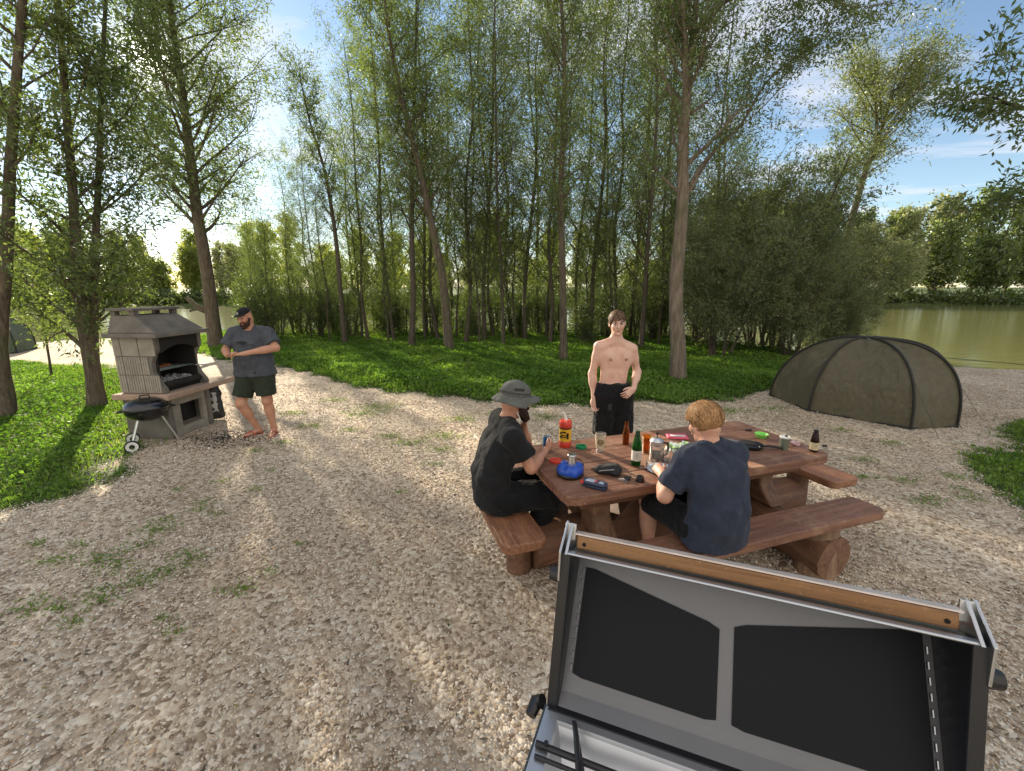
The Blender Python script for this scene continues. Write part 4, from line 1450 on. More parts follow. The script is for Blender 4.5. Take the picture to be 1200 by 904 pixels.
bottle(953, 529, 'dark brown bottle with a cream label at the right end of the table', .175, .029, G_DARK, lab=simple('cream_label', (.55, .46, .28), .6, var=.2), cap=P_BLK, neck=.48, labz=(.1, .44))
t = item('amber_glass', 'amber coloured glass between the green bottle and the coffee press', 'glass', 757, 530)
MB().lathe([(0, .004), (.026, .004), (.034, .135), (.036, .135), (.029, 0), (0, 0)], 26).build('glass_body', glass('amber_glass_mat', (.85, .38, .06)), t, smooth=True)
MB().lathe([(0, .012), (.0268, .012), (.0325, .10), (0, .10)], 26).build('drink', glass('amber_drink', (.8, .3, .03)), t, smooth=True)
# coffee press
t = item('coffee_press', 'glass and steel coffee press in the middle of the table', 'coffee press', 768, 539)
MB().lathe([(0, .012), (.043, .012), (.043, .145), (.045, .145), (.045, .01), (0, .01)], 28).build('beaker', G_CLEAR, t, smooth=True)
MB().lathe([(0, .013), (.0425, .013), (.0425, .06), (0, .06)], 28).build('coffee', simple('coffee', (.03, .014, .006), .1), t, smooth=True)
mm = MB().lathe([(.046, .005), (.048, .005), (.048, .022), (.046, .022)], 28)
mm.lathe([(.046, .115), (.0485, .115), (.0485, .135), (.046, .135)], 28)
for k in range(4):
    a = k * math.pi / 2 + .5
    mm.box((.048 * math.cos(a), .048 * math.sin(a), .07), (.003, .012, .14), a)
mm.build('frame', P_STEEL, t, smooth=False)
MB().lathe([(.048, .142), (.049, .150), (.034, .166), (.012, .176), (0, .178)], 28).build('press_lid', P_STEEL, t, smooth=True)
MB().lathe([(.003, .176), (.003, .195), (.011, .200), (.011, .210), (0, .216)], 14).build('knob', P_BLK, t, smooth=True)
MB().tube([(.047, -.0, .135), (.082, -.0, .130), (.088, -.0, .09), (.078, -.0, .04), (.048, -.0, .03)], [.008, .009, .008, .008, .007], 8).build('handle', P_BLK, t, smooth=True)
# small glasses
for px, py, lb in ((781, 541, 'short clear glass right of the coffee press'), (762, 549, 'small clear glass in front of the coffee press')):
    t = item('tumbler', lb, 'glass', px, py)
    k = 1. if px == 781 else .55
    MB().lathe([(0, .006), (.025, .006), (.031, .095 * k), (.033, .095 * k), (.028, 0), (0, 0)], 24).build('glass_body', G_CLEAR, t, smooth=True)
t = item('jar_lid', 'bright green lid lying beside the short clear glass', 'lid', 787, 552)
MB().lathe([(0, .012), (.028, .012), (.031, .0), (0, 0)], 24).build('lid_disc', P_GRN, t, smooth=True)
t = item('plate', 'grey blue plate in front of the man in the navy shirt', 'plate', 776, 552)
MB().lathe([(0, .004), (.06, .004), (.085, .010), (.105, .017), (.107, .016), (.088, .006), (.062, 0), (0, 0)], 40).build('plate_disc', P_GREY, t, smooth=True)
mm = MB()
for k in range(9):
    a = k * 2.4; r_ = .012 * k ** .5
    mm.lathe([(0, .0), (.012, .002), (.009, .012), (0, .015)], 7, Matrix.Translation((r_ * 2 * math.cos(a), r_ * 2 * math.sin(a), .005)) @ Matrix.Rotation(k, 4, 'Z'))
mm.build('food', simple('bread_food', (.45, .33, .16), .7, var=.4, vscale=90), t, smooth=True)
# packets
t = item('salad_tray', 'white and green film covered salad tray behind the blond man', 'food tray', 797, 528, R(12))
o2 = rounded([(-.105, -.055), (.105, -.055), (.105, .055), (-.105, .055)], .02, 4)
MB().prism(o2, 0, .028).build('tray', simple('tray_plastic', (.55, .62, .55), .3), t, bevel=.005)
bm_ = MB()
for k in range(70):
    x_, y_ = random.uniform(-.09, .09), random.uniform(-.042, .042)
    bm_.box((x_, y_, .032 + random.random() * .014), (.026, .016, .004), Matrix.Rotation(random.random() * 6, 3, 'Z') @ Matrix.Rotation(random.uniform(-.6, .6), 3, 'X'))
bm_.build('salad', P_KIWI, t)
mm = MB()
for k in range(9):
    a = random.uniform(0, 6)
    x_, y_ = random.uniform(-.09, .09), random.uniform(-.045, .045)
    mm.add([(x_ - .03, y_, .036), (x_ + .02, y_ - .015, .052), (x_ + .03, y_ + .02, .042), (x_ - .01, y_ + .025, .058)], [(0, 1, 2, 3)])
mm.build('film', P_FILM, t)
t = item('food_packet', 'pink packet lying behind the salad tray', 'packet', 793, 513, R(-8))
mm = MB().box((0, 0, .012), (.17, .10, .024)); 
for v in mm.v: v += Vector(mnoise.noise_vector(v * 20)) * .006
mm.build('packet_body', P_PINK, t, bevel=.008, seg=3)
MB().box((0, -.03, .028), (.12, .03, .004)).build('label', P_WHT, t)
# right part of the table
t = item('lidded_cup', 'pale turquoise lidded cup beside the right shoulder of the blond man', 'cup', 864, 545)
MB().lathe([(0, 0), (.030, 0), (.038, .075), (.036, .078), (0, .078)], 28).build('cup_body', P_TEAL, t, smooth=True)
MB().lathe([(.040, .074), (.041, .086), (.036, .088), (.034, .083), (0, .083)], 28).build('cup_lid', simple('pale_lid', (.55, .72, .74), .35), t, smooth=True)
t = item('frying_pan', 'small black frying pan with its handle pointing right', 'frying pan', 880, 525, R(0))
MB().lathe([(0, .004), (.072, .004), (.090, .032), (.093, .032), (.075, 0), (0, 0)], 36).build('pan_body', simple('pan_black', (.012, .012, .012), .3, bump=.2), t, smooth=True)
MB().tube([(.082, -.02, .022), (.12, -.035, .03), (.17, -.05, .026), (.215, -.062, .018)], [.009, .008, .010, .011], 10).build('handle', P_BLK, t, smooth=True)
t = item('bowl', 'lime green bowl behind the frying pan', 'bowl', 892, 513)
MB().lathe([(0, .004), (.030, .004), (.052, .036), (.055, .036), (.034, 0), (0, 0)], 32).build('bowl_body', P_LIME, t, smooth=True)
t = item('tumbler', 'sage green insulated tumbler with a pale rim right of the frying pan', 'tumbler', 918, 527)
MB().lathe([(0, 0), (.028, 0), (.036, .10), (0, .10)], 28).build('tumbler_body', P_TUM, t, smooth=True)
MB().lathe([(.0365, .098), (.038, .108), (.033, .112), (.031, .106), (0, .106)], 28).build('tumbler_lid', P_WHT, t, smooth=True)
MB().box((.008, 0, .112), (.018, .012, .012)).build('slider', P_BLK, t, bevel=.002)
t = item('wrapper', 'crumpled red and white wrapper between the tumbler and the brown bottle', 'wrapper', 932, 522)
S = SDF().ell((0, 0, .018), (.035, .022, .018), k=.01)
V_, F_ = S.mesh(.004); V_ = noisy(V_, .016, 45, 3); V_[:, 2] = np.maximum(V_[:, 2], 0)
link_mesh('wrapper_body', np_mesh('wrapper_body', V_, F_), simple('wrapper_print', (.62, .42, .44), .3, var=.6, vscale=45), t, smooth=False)
t = item('lighter', 'tiny dark lighter lying near the far right corner of the table', 'lighter', 877, 505)
MB().box((0, 0, .007), (.06, .016, .012)).build('lighter_body', P_BLK, t, bevel=.003)
t = item('bottle_opener', 'small black opener at the right end behind the brown bottle', 'opener', 966, 524)
MB().box((0, 0, .01), (.035, .02, .018)).build('opener_body', P_BLK, t, bevel=.004)

# ================================================================== stone barbecue
C_CONC = simple('barbecue_concrete', (.29, .265, .22), .9, var=.25, vscale=5, bump=.5, bscale=120)
C_DARK = simple('hood_concrete', (.15, .137, .117), .9, var=.3, vscale=4, bump=.5, bscale=120)
C_SLAB = simple('terracotta_slab', (.38, .27, .20), .85, var=.14, vscale=6, bump=.4, bscale=140)
C_SOOT = simple('soot_lining', (.02, .018, .016), .95, var=.4, vscale=6, bump=.4)
C_ASH = simple('ash', (.32, .31, .30), .95, var=.6, vscale=35)
bq = thing('stone_barbecue', 'sand coloured masonry barbecue with a sooty arch and sloping hood', 'barbecue', (-4.5, 5.4, 0), R(87))
MB().box((.65, .38, .60), (1.30, .78, .075)).build('shelf_slab', C_SLAB, bq, bevel=.012)
RX = Matrix.Rotation(R(90), 4, 'X')        # (x, y) outline -> (x, z), extruded along -y
YZ = Matrix.Rotation(R(90), 4, 'Z') @ RX   # outline (y, z), extruded along +x
def cheek(x0, th):
    pts = [(.70, .64), (.09, .64), (.10, .70), (.17, .80), (.22, .92), (.215, 1.04), (.17, 1.14), (.125, 1.20), (.115, 1.385), (.70, 1.385)]
    mm = MB().prism(pts, x0, x0 + th, YZ)
    mm.build('cheek_wall', C_DARK, bq, bevel=.008)
cheek(.09, .07); cheek(.80, .07)
MB().box((.48, .665, 1.01), (.66, .07, .74)).build('back_wall', C_SOOT, bq)
# fluted panel on the near cheek: three courses with upright grooves
mm = MB()
for r_ in range(3):
    z0 = .645 + r_ * .247
    for (ya, yb) in ((.13 if r_ != 1 else .25, .345), (.352, .585), (.592, .695)):
        if r_ == 2:
            mm.box((.0835, (ya + yb) / 2, z0 + .12), (.012, yb - ya - .004, .236))
        else:
            nb = max(2, int((yb - ya) / .03))
            for k in range(nb):
                mm.box((.0835, ya + (k + .5) * (yb - ya) / nb, z0 + .12), (.012, (yb - ya) / nb - .006, .236))
mm.build('fluted_panel', C_CONC, bq, bevel=.003)
arch = [(.16, 1.385), (.16, 1.17)] + [(.16 + .64 * i / 10, 1.17 + .085 * math.sin(math.pi * i / 10)) for i in range(1, 10)] + [(.80, 1.17), (.80, 1.385)]
MB().prism(arch[::-1], -.185, -.12, RX).build('arch_lintel', C_SOOT, bq, bevel=.006)
MB().box((.48, .40, .662), (.63, .44, .05)).build('hearth', C_SOOT, bq)
MB().box((.167, .40, 1.0), (.012, .42, .70)).build('lining', C_SOOT, bq)
MB().box((.793, .40, 1.0), (.012, .42, .70)).build('lining', C_SOOT, bq)
mm = MB()
for k in range(22):
    mm.tube([(.175, .2 + k * .019, .93), (.785, .2 + k * .019, .93)], .003, 5)
for x in (.2, .48, .76): mm.tube([(x, .2, .926), (x, .6, .926)], .004, 5)
mm.tube([(.62, .2, .93), (.62, .06, .94), (.68, .03, .94), (.86, .02, .94)], .005, 6)
mm.build('grate', P_STEEL, bq)
mm = MB().tube([(.18, .17, .73), (.78, .17, .73)], .045, 10); mm.box((.48, .21, .70), (.62, .04, .06))
mm.build('ember_guard', C_SOOT, bq, smooth=True)
for k in range(90):
    pass
mm = MB()
for k in range(120):
    c_ = Vector((random.uniform(.2, .76), random.uniform(.21, .55), .71 + random.random() * .07))
    mm.box(c_, (random.uniform(.02, .05),) * 3, Matrix.Rotation(random.random() * 6, 3, (random.random(), random.random(), .3)))
mm.build('charcoal', C_ASH, bq)
MB().box((.46, .37, 1.41), (.93, .72, .055)).build('cornice', C_DARK, bq, bevel=.01)
hv = [(.05, .06), (.88, .06), (.88, .70), (.05, .70)]
tv = [(.12, .36), (.80, .36), (.80, .68), (.12, .68)]
def hood(z0, z1, a, b):
    mm = MB()
    mm.add([(x, y, z0) for x, y in a] + [(x, y, z1) for x, y in b], [(0, 3, 2, 1), (4, 5, 6, 7), (0, 1, 5, 4), (1, 2, 6, 5), (2, 3, 7, 6), (3, 0, 4, 7)])
    return mm
hood(1.438, 1.66, hv, tv).build('hood', C_DARK, bq, bevel=.012)
for x, y in ((.155, .39), (.765, .39), (.155, .645), (.765, .645)):
    MB().box((x, y, 1.69), (.07, .06, .06)).build('hood_post', C_DARK, bq)
MB().box((.46, .52, 1.735), (.74, .37, .035)).build('hood_cap', C_DARK, bq, bevel=.008)
# pedestal
for x in (.12, .80):
    mm = MB().box((x, .4, .282), (.08, .62, .56)); mm.build('pedestal_leg', C_DARK, bq, bevel=.01)
mm = MB()
for c_, s_ in (((.46, .14, .06), (.60, .06, .12)), ((.46, .14, .50), (.60, .06, .12)), ((.23, .14, .28), (.14, .06, .32)), ((.725, .14, .28), (.07, .06, .32))):
    mm.box(c_, s_)
mm.build('front_frame', C_CONC, bq, bevel=.004)
MB().box((.46, .30, .28), (.60, .03, .30)).build('inner_panel', C_SOOT, bq)
t = thing('grilled_steak', 'reddish pieces of meat on the grate inside the stone barbecue', 'meat', Vector((-4.5, 5.4, 0)) + Matrix.Rotation(R(87), 3, 'Z') @ Vector((.46, .40, .934)), R(87))
V_, F_ = SDF().ell((0, 0, .016), (.12, .06, .02), k=.01).ell((.1, .07, .014), (.08, .04, .016), k=.01).mesh(.007)
V_ = noisy(V_, .015, 14); V_[:, 2] = np.maximum(V_[:, 2], 0)
link_mesh('meat', np_mesh('meat', V_, F_), simple('seared_meat', (.42, .13, .06), .45, var=.4, vscale=30), t)
# poker leaning on the slab
a0, a1 = gp(283, 492), Vector((-4.42, 6.72, .655))
t = thing('barbecue_poker', 'thin pale poker leaning on the right end of the barbecue slab', 'poker', (a0.x, a0.y, 0))
MB().tube([(0, 0, .006), (a1.x - a0.x, a1.y - a0.y, a1.z)], [.006, .006], 6).build('rod', P_STEEL, t)
MB().tube([(a1.x - a0.x, a1.y - a0.y, a1.z), Vector((a1.x - a0.x, a1.y - a0.y, a1.z)) * 1.12], [.012, .013], 8).build('handle', W_POST, t)
# charcoal sack
c_ = Vector((-4.5, 5.4, 0)) + Matrix.Rotation(R(87), 3, 'Z') @ Vector((1.02, .20, 0))
t = thing('charcoal_sack', 'black and white paper sack of charcoal slumped beside the barbecue pedestal', 'sack', (c_.x, c_.y, 0), R(30))
V_, F_ = SDF().cone((0, 0, .08), (.0, 0, .42), .12, .10, k=.05, flat=(0, 1, 0), ff=.65).cone((.02, 0, .42), (.05, .02, .56), .09, .05, k=.05, flat=(0, 1, 0), ff=.5).plane((0, 0, .002), (0, 0, -1)).mesh(.012)
V_ = noisy(V_, .03, 9); V_[:, 2] = np.maximum(V_[:, 2], 0)
link_mesh('sack_body', np_mesh('sack_body', V_, F_), simple('sack_paper', (.022, .022, .022), .45, bump=.6, bscale=25), t)
V2 = V_ * 1.012; fc = V2[F_].mean(1)
selF = F_[(fc[:, 1] < -.01) & (np.abs(fc[:, 0] + .02) < .07) & (fc[:, 2] > .14) & (fc[:, 2] < .44) & (np.sin(fc[:, 2] * 60) + np.sin(fc[:, 0] * 70) > -.5)]
link_mesh('printed_marks', np_mesh('printed_marks', V2, selF), simple('sack_print', (.5, .5, .48), .5, var=.3), t)
# ash heap
c_ = gp(262, 516)
n = 900
aa = rng.random(n) * 6.283; rr = rng.random(n) ** .8 * .55
P = np.column_stack([c_.x + rr * np.cos(aa) * 1.1, c_.y + rr * np.sin(aa) * .75, .012 + .03 * (1 - rr / .55) * rng.random(n)])
D = rand_dirs(n); o = leaf_quads(P, D, sides(D), .014 + .02 * rng.random(n), .010 + .01 * rng.random(n), 'ash_heap', simple('cold_ash', (.045, .042, .04), .95, var=.5, vscale=20))
o['kind'] = 'stuff'; o['label'] = 'dark spilled ash and charcoal on the gravel beside the barbecue'; o['category'] = 'ash'

# ================================================================== kettle grill
c_ = gp(180, 521)
kt = thing('kettle_grill', 'small black kettle grill on three legs with two wheels, in front of the stone barbecue', 'grill', (c_.x, c_.y, 0), R(40))
K_EN = simple('black_enamel', (.008, .009, .012), .12, spec=.7, var=.1)
rB = .235
pr = [(rB * math.cos(a), .50 + .17 * math.sin(a)) for a in [R(-90 + 9 * i) for i in range(11)]]
pr[0] = (0, .33)
MB().lathe(pr + [(rB + .008, .503), (rB + .008, .51), (rB - .004, .51)], 40).build('bowl', K_EN, kt, smooth=True)
pr = [(rB + .012, .508), (rB + .012, .518)] + [(rB * math.cos(a), .518 + .115 * math.sin(a)) for a in [R(9 * i) for i in range(11)]]
pr[-1] = (0, .633)
MB().lathe(pr, 40).build('lid', K_EN, kt, smooth=True)
MB().tube([(-.05, 0, .628), (-.045, 0, .665), (.045, 0, .665), (.05, 0, .628)], .010, 8).build('lid_handle', P_BLK, kt, smooth=True)
for s_ in (-1, 1):
    MB().tube([(s_ * .235, -.04, .49), (s_ * .29, -.03, .485), (s_ * .29, .03, .485), (s_ * .235, .04, .49)], .009, 6).build('side_handle', P_BLK, kt, smooth=True)
K_LEG = simple('galvanised_leg', (.62, .62, .60), .35, .9)
feet = [(-.20, -.17), (-.20, .17), (.27, 0)]
for k, (x, y) in enumerate(feet):
    MB().tube([(x * .5, y * .5, .37), (x, y, .075 if k < 2 else 0)], .012, 8).build('leg', K_LEG, kt, smooth=True)
for y in (-.20, .20):
    w_ = thing('wheel', '', '', (0, 0, 0)); bpy.data.objects.remove(w_)
    Mw = Matrix.Translation((-.20, y, .075)) @ Matrix.Rotation(R(90), 4, 'X')
    o = MB().lathe([(.045, -.018), (.070, -.02), (.075, -.012), (.075, .012), (.070, .02), (.045, .018)], 28, Mw, closed=True).build('wheel', simple('tyre_black', (.015, .015, .015), .6), kt, smooth=True)
    MB().lathe([(.0, -.016), (.046, -.014), (.062, -.0208), (.062, -.0225), (.046, -.0185), (0, -.019)], 28, Mw).build('rim', P_WHT, o, smooth=True)
    MB().lathe([(.0, -.016), (.046, -.014), (.062, -.0208), (.062, -.0225), (.046, -.0185), (0, -.019)], 28, Mw @ Matrix.Rotation(R(180), 4, 'X')).build('rim', P_WHT, o, smooth=True)
    for sg in (-1, 1):
        MB().lathe([(0, -.0205 * 1), (.028, -.0205), (.028, -.0225), (0, -.0235)], 20, Mw @ (Matrix.Rotation(R(180), 4, 'X') if sg > 0 else Matrix())).build('hub', P_BLK, o, smooth=True)
MB().tube([(-.20, -.2, .075), (-.20, .2, .075)], .006, 8).build('axle', K_LEG, kt)

# ================================================================== tents
def tent(name, label, hub, base, rib_top, mat, rib_mat, bulge=.5, loc=(0, 0, 0)):
    t = thing(name, label, 'tent', loc)
    n = len(base); m_ = 26; kk = 12
    ribs = []
    for (bx, by), pw_ in zip(base, bulge if isinstance(bulge, (list, tuple)) else [bulge] * n):
        pts = []
        for i in range(m_ + 1):
            s_ = i / m_
            a = s_ * math.pi / 2
            r_ = math.sin(a) ** (pw_ + .22)
            z = hub[2] * math.cos(a) ** (pw_ + .28)
            pts.append(np.array((hub[0] + (bx - hub[0]) * r_, hub[1] + (by - hub[1]) * r_, z)))
        ribs.append(pts)
    rows = []
    for j in range(n):
        A, B = ribs[j], ribs[(j + 1) % n]
        for q_ in range(kk):
            f = q_ / kk
            row = []
            for i in range(m_ + 1):
                s_ = i / m_
                p = A[i] * (1 - f) + B[i] * f
                sag = math.sin(math.pi * f) * math.sin(math.pi * min(1, s_ * 1.05)) * .06
                c_ = np.array((hub[0], hub[1], hub[2] * .3))
                p = p + (c_ - p) * sag
                # tension folds running from the rib feet
                p = p + np.array(mnoise.noise_vector(Vector((f * 2 + s_ * 9 + j * 7, s_ * 2.5 - f * 6, 1.)))) * .038 * math.sin(math.pi * f)
                row.append(p)
            rows.append(row)
    nr = len(rows)
    V_ = np.array(rows).reshape(-1, 3)
    F_ = []
    for a in range(nr):
        b = (a + 1) % nr
        for i in range(m_):
            F_.append((a * (m_ + 1) + i, b * (m_ + 1) + i, b * (m_ + 1) + i + 1, a * (m_ + 1) + i + 1))
    V_[:, 2] = np.maximum(V_[:, 2], .005)
    link_mesh('fabric', np_mesh('fabric', V_, np.array(F_)), mat, t)
    for j in range(n):
        MB().tube([Vector(p * np.array((1, 1, 1))) + (Vector(p) - Vector((hub[0], hub[1], .2))).normalized() * .012 for p in ribs[j]], .017, 8).build('rib', rib_mat, t, smooth=True)
        b = Vector((base[j][0], base[j][1], 0)); d_ = (b - Vector((hub[0], hub[1], 0))).normalized()
        MB().tube([Vector(ribs[j][14]) , b + d_ * .42], .0025, 4).build('guy_line', P_BLK, t) if j in (2, 4) else None
        MB().tube([b + d_ * .02 + Vector((0, 0, .06)), b + d_ * .07 + Vector((0, 0, -.01))], [.006, .004], 6).build('peg', P_BLK, t)
    skirt = []
    for j in range(n):
        a, b = Vector((*base[j], .012)), Vector((*base[(j + 1) % n], .012))
        for q_ in range(8):
            p = a.lerp(b, q_ / 8)
            c0 = Vector((hub[0], hub[1], .012))
            p = p + (c0 - p) * .035 * math.sin(math.pi * q_ / 8)
            skirt.append(p + Vector((0, 0, .012 * random.random())))
    skirt.append(skirt[0])
    MB().tube(skirt, .022, 6).build('hem', rib_mat, t, smooth=True)
    MB().lathe([(0, .02), (.05, .015), (.07, 0), (.0, -.01)], 12, Matrix.Translation((hub[0], hub[1], hub[2] + .005))).build('hub', rib_mat, t, smooth=True)
    return t
M_TENT = cloth('olive_tent_fabric', (.085, .074, .040), fold=.55, fscale=3.2, rough=.6, weave=.1)
M_TENT.node_tree.nodes['Principled BSDF'].inputs['Specular IOR Level'].default_value = .45
M_RIB = simple('tent_rib', (.015, .015, .012), .55)
TL = Vector((5.95, 6.95, 0))
tent('bivvy_tent', 'low olive green dome tent pitched on the gravel by the water', (-.18, .0, 1.22),
     [(-1.0, .98), (-1.0, -.1), (-.15, -1.02), (.62, -.92), (1.0, -.42), (1.28, .4), (1.2, 1.5), (.1, 1.9)], None, M_TENT, M_RIB, bulge=[.72, .68, .56, .46, .42, .55, .7, .75], loc=TL)
c_ = gp(-22, 414)
tent('bivvy_tent', 'edge of another green dome tent near the water at the far left', (0, 0, 1.15),
     [(-1.2, -.6), (-.4, -1.1), (.7, -.9), (1.15, 0), (.7, 1.), (-.6, 1.)], None, cloth('grey_green_tent_fabric', (.10, .13, .09), fold=.5, fscale=3), M_RIB, bulge=.35, loc=(c_.x, c_.y, 0))
# rod rest at the right shore
c_ = gp(1191, 447)
t = thing('rod_rest', 'small black fishing rod rest at the water edge on the right', 'rod rest', (c_.x, c_.y - .35, 0))
MB().tube([(0, 0, -.02), (.02, 0, .42)], .009, 6).build('bank_stick', P_BLK, t)
MB().tube([(-.16, 0, .40), (.0, 0, .425), (.2, 0, .40)], .012, 6).build('buzz_bar', P_BLK, t)
for x in (-.15, .02, .18):
    MB().box((x, 0, .46), (.035, .03, .09)).build('bite_alarm', P_BLK, t, bevel=.006)
c_ = gp(140, 425)
t = thing('bait_marker', 'thin stick with a small dark box, standing left of the stone barbecue', 'marker stick', (c_.x, c_.y, 0))
MB().tube([(0, 0, -.02), (0, 0, .42)], .008, 6).build('stick', P_BLK, t)
MB().box((0, 0, .45), (.10, .05, .10)).build('box', P_BLK, t, bevel=.008)

# ================================================================== gas grill in the foreground (open lid)
S_IN = simple('lid_steel', (.15, .15, .155), .42, .7, var=.12, vscale=2.5, bump=.03, bscale=300)
S_RIM = simple('bright_steel', (.50, .52, .54), .3, 1., var=.04)
S_BASIN = simple('basin_steel', (.50, .51, .53), .30, .8, var=.10, vscale=3)
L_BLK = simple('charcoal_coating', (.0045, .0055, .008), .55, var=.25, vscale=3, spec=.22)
L_END = simple('black_cast_end', (.010, .011, .013), .38, var=.2, vscale=5)
W_BAR = wood_mat('oiled_handle_wood', (.14, .062, .02), (.26, .13, .048), 'X', .45, wear=(.34, .19, .085), worn=.3, scale=1.6)
LW = .845
gg = thing('gas_grill', 'open gas grill in the foreground, its steel lid edged with a wooden handle bar', 'grill', (.087, .886, 0), math.atan2(-.303, .788))
LT = 1.312
prof = [(.120, LT), (.205, LT - .032), (.232, LT - .072), (.062, .975), (.045, .958), (.012, .942)]   # (y, z) inner skin of the lid from rim to hinge
def skin(prf, x0, x1, th, name, mat, n=1):
    mm = MB()
    k = len(prf)
    vs = []
    for x in (x0, x1):
        for i, (y, z) in enumerate(prf):
            vs.append((x, y, z))
        for i, (y, z) in enumerate(prf):
            a = Vector(prf[max(i - 1, 0)]); b = Vector(prf[min(i + 1, k - 1)])
            d_ = (b - a).normalized(); nn = Vector((-d_.y, d_.x)) 
            vs.append((x, y + nn.x * th, z + nn.y * th))
    fs = []
    m2 = 2 * k
    for i in range(k - 1):
        fs.append((i, i + 1, m2 + i + 1, m2 + i))
        fs.append((k + i, m2 + k + i, m2 + k + i + 1, k + i + 1))
    fs.append((0, m2, m2 + k, k)); fs.append((k - 1, 2 * k - 1, m2 + 2 * k - 1, m2 + k - 1))
    for o_ in (0, m2):
        for i in range(k - 1):
            fs.append((o_ + i, o_ + k + i, o_ + k + i + 1, o_ + i + 1))
    mm.add(vs, fs)
    return mm.build(name, mat, gg, bevel=0)
lid = skin(prof, .028, LW - .028, .006, 'lid', S_IN)
# cast ends
for x0, x1 in ((0, .0275), (LW - .0275, LW)):
    pts = [(.108, LT + .004), (.215, LT - .020), (.252, LT - .072), (.095, .985), (.07, .945), (.005, .93), (.008, .955)]
    MB().prism(pts, x0, x1, YZ).build('lid_end', L_END, gg, bevel=.004)
MB().box((LW / 2, .114, LT + .004), (LW - .02, .016, .007)).build('rim', S_RIM, gg, bevel=.003)
# inner heat plates on the sloping back
def on_skin(x, f):
    """f from 0 at the bottom of the flat back (z 1.02) to 1 at its top (z 1.30), above 1 on the curved front"""
    pl = [(.205, 1.02), (.232, 1.30), (.205, 1.340), (.120, 1.372)]
    if f <= 1: y, z = .062 + .170 * f, .975 + (LT - .072 - .975) * f
    elif f <= 1.15: g_ = (f - 1) / .15; y, z = .232 - .027 * g_, LT - .072 + .04 * g_
    else: g_ = min(1, (f - 1.15) / .35); y, z = .205 - .085 * g_, LT - .032 + .032 * g_
    return Vector((x, y - .004, z - .002))
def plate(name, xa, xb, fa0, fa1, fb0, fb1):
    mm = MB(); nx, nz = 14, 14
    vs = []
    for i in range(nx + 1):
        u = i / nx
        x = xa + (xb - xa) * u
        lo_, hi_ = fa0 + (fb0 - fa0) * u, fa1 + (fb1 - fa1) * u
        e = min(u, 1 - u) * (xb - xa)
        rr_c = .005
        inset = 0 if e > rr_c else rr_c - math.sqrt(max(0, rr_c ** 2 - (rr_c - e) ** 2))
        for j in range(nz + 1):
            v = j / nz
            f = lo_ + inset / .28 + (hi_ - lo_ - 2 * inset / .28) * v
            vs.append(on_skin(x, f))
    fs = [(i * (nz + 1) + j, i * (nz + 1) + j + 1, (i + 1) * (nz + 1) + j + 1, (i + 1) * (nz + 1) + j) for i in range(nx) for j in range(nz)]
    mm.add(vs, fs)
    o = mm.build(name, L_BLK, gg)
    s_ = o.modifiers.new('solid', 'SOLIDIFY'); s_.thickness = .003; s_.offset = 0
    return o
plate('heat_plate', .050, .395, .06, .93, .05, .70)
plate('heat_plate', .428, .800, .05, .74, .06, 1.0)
for xs_, in ((.045,), (.806,)):
    for k in range(9):
        z = .1 + k * .095
        MB().tube([on_skin(xs_, z) - Vector((0, .002, 0)), on_skin(xs_, z + .045) - Vector((0, .002, 0))], .0022, 6).build('weld_bead', S_RIM, gg)
# wooden handle bar with steel cap strip and brackets
MB().box((LW / 2, .152, LT + .0190), (LW - .07, .022, .034), Matrix.Rotation(R(-14), 3, 'X')).build('handle_bar', W_BAR, gg, bevel=.004)
MB().box((LW / 2, .158, LT + .0385), (LW - .06, .024, .004), Matrix.Rotation(R(-14), 3, 'X')).build('cap_strip', simple('cap_strip_steel', (.62, .56, .55), .35, .6), gg)
for x in (.016, LW - .016):
    s_ = -1 if x < .1 else 1
    br = [(.100, LT + .006), (.172, LT + .056), (.186, LT + .046), (.190, LT - .012), (.16, LT - .037)]
    MB().prism(br, x - .004, x + .004, YZ).build('bracket', S_RIM, gg, bevel=.0015)
    br2 = [(.095, LT + .013), (.176, LT + .058), (.186, LT + .052), (.125, LT - .06), (.105, LT - .078), (.085, LT - .065)]
    MB().prism(br2, x + s_ * .014 - .003, x + s_ * .014 + .003, YZ).build('bracket', S_RIM, gg, bevel=.0015)
    MB().box((x + s_ * .004, .168, LT + .033), (.03, .006, .044), Matrix.Rotation(R(-14), 3, 'X')).build('end_plate', S_RIM, gg, bevel=.001)
    MB().tube([(x + s_ * .016, .108, LT - .062), (x + s_ * .040, .108, LT - .062)], [.021, .018], 18).build('pivot_knob', P_BLK, gg, smooth=True)
    MB().tube([(x - s_ * .012 , .163, LT + .033), (x - s_ * .03, .163, LT + .033)], .004, 8).build('bolt', P_BLK, gg)
for x in (.055, LW - .055):
    MB().tube([(x, .143, LT + .019), (x, .1385, LT + .0185)], .005, 10).build('screw', P_BLK, gg)
# cook box, seen from above
D_ = -.52
MB().box((LW / 2, .016, .934), (LW - .01, .042, .012)).build('hinge_cover', L_END, gg, bevel=.003)
mm = MB()
def ringp(mm, z0, o_, i_, z1=None):
    """a flat rim between outline o_ and i_ (x0, x1, y0, y1)"""
    z1 = z0 if z1 is None else z1
    vs = [(o_[0], o_[2], z0), (o_[1], o_[2], z0), (o_[1], o_[3], z0), (o_[0], o_[3], z0), (i_[0], i_[2], z1), (i_[1], i_[2], z1), (i_[1], i_[3], z1), (i_[0], i_[3], z1)]
    mm.add(vs, [(0, 1, 5, 4), (1, 2, 6, 5), (2, 3, 7, 6), (3, 0, 4, 7)])
ringp(mm, .938, (.0, LW, D_, .005), (.035, LW - .035, D_ + .03, -.022))
ringp(mm, .938, (.035, LW - .035, D_ + .03, -.022), (.040, LW - .04, D_ + .034, -.027), .930)
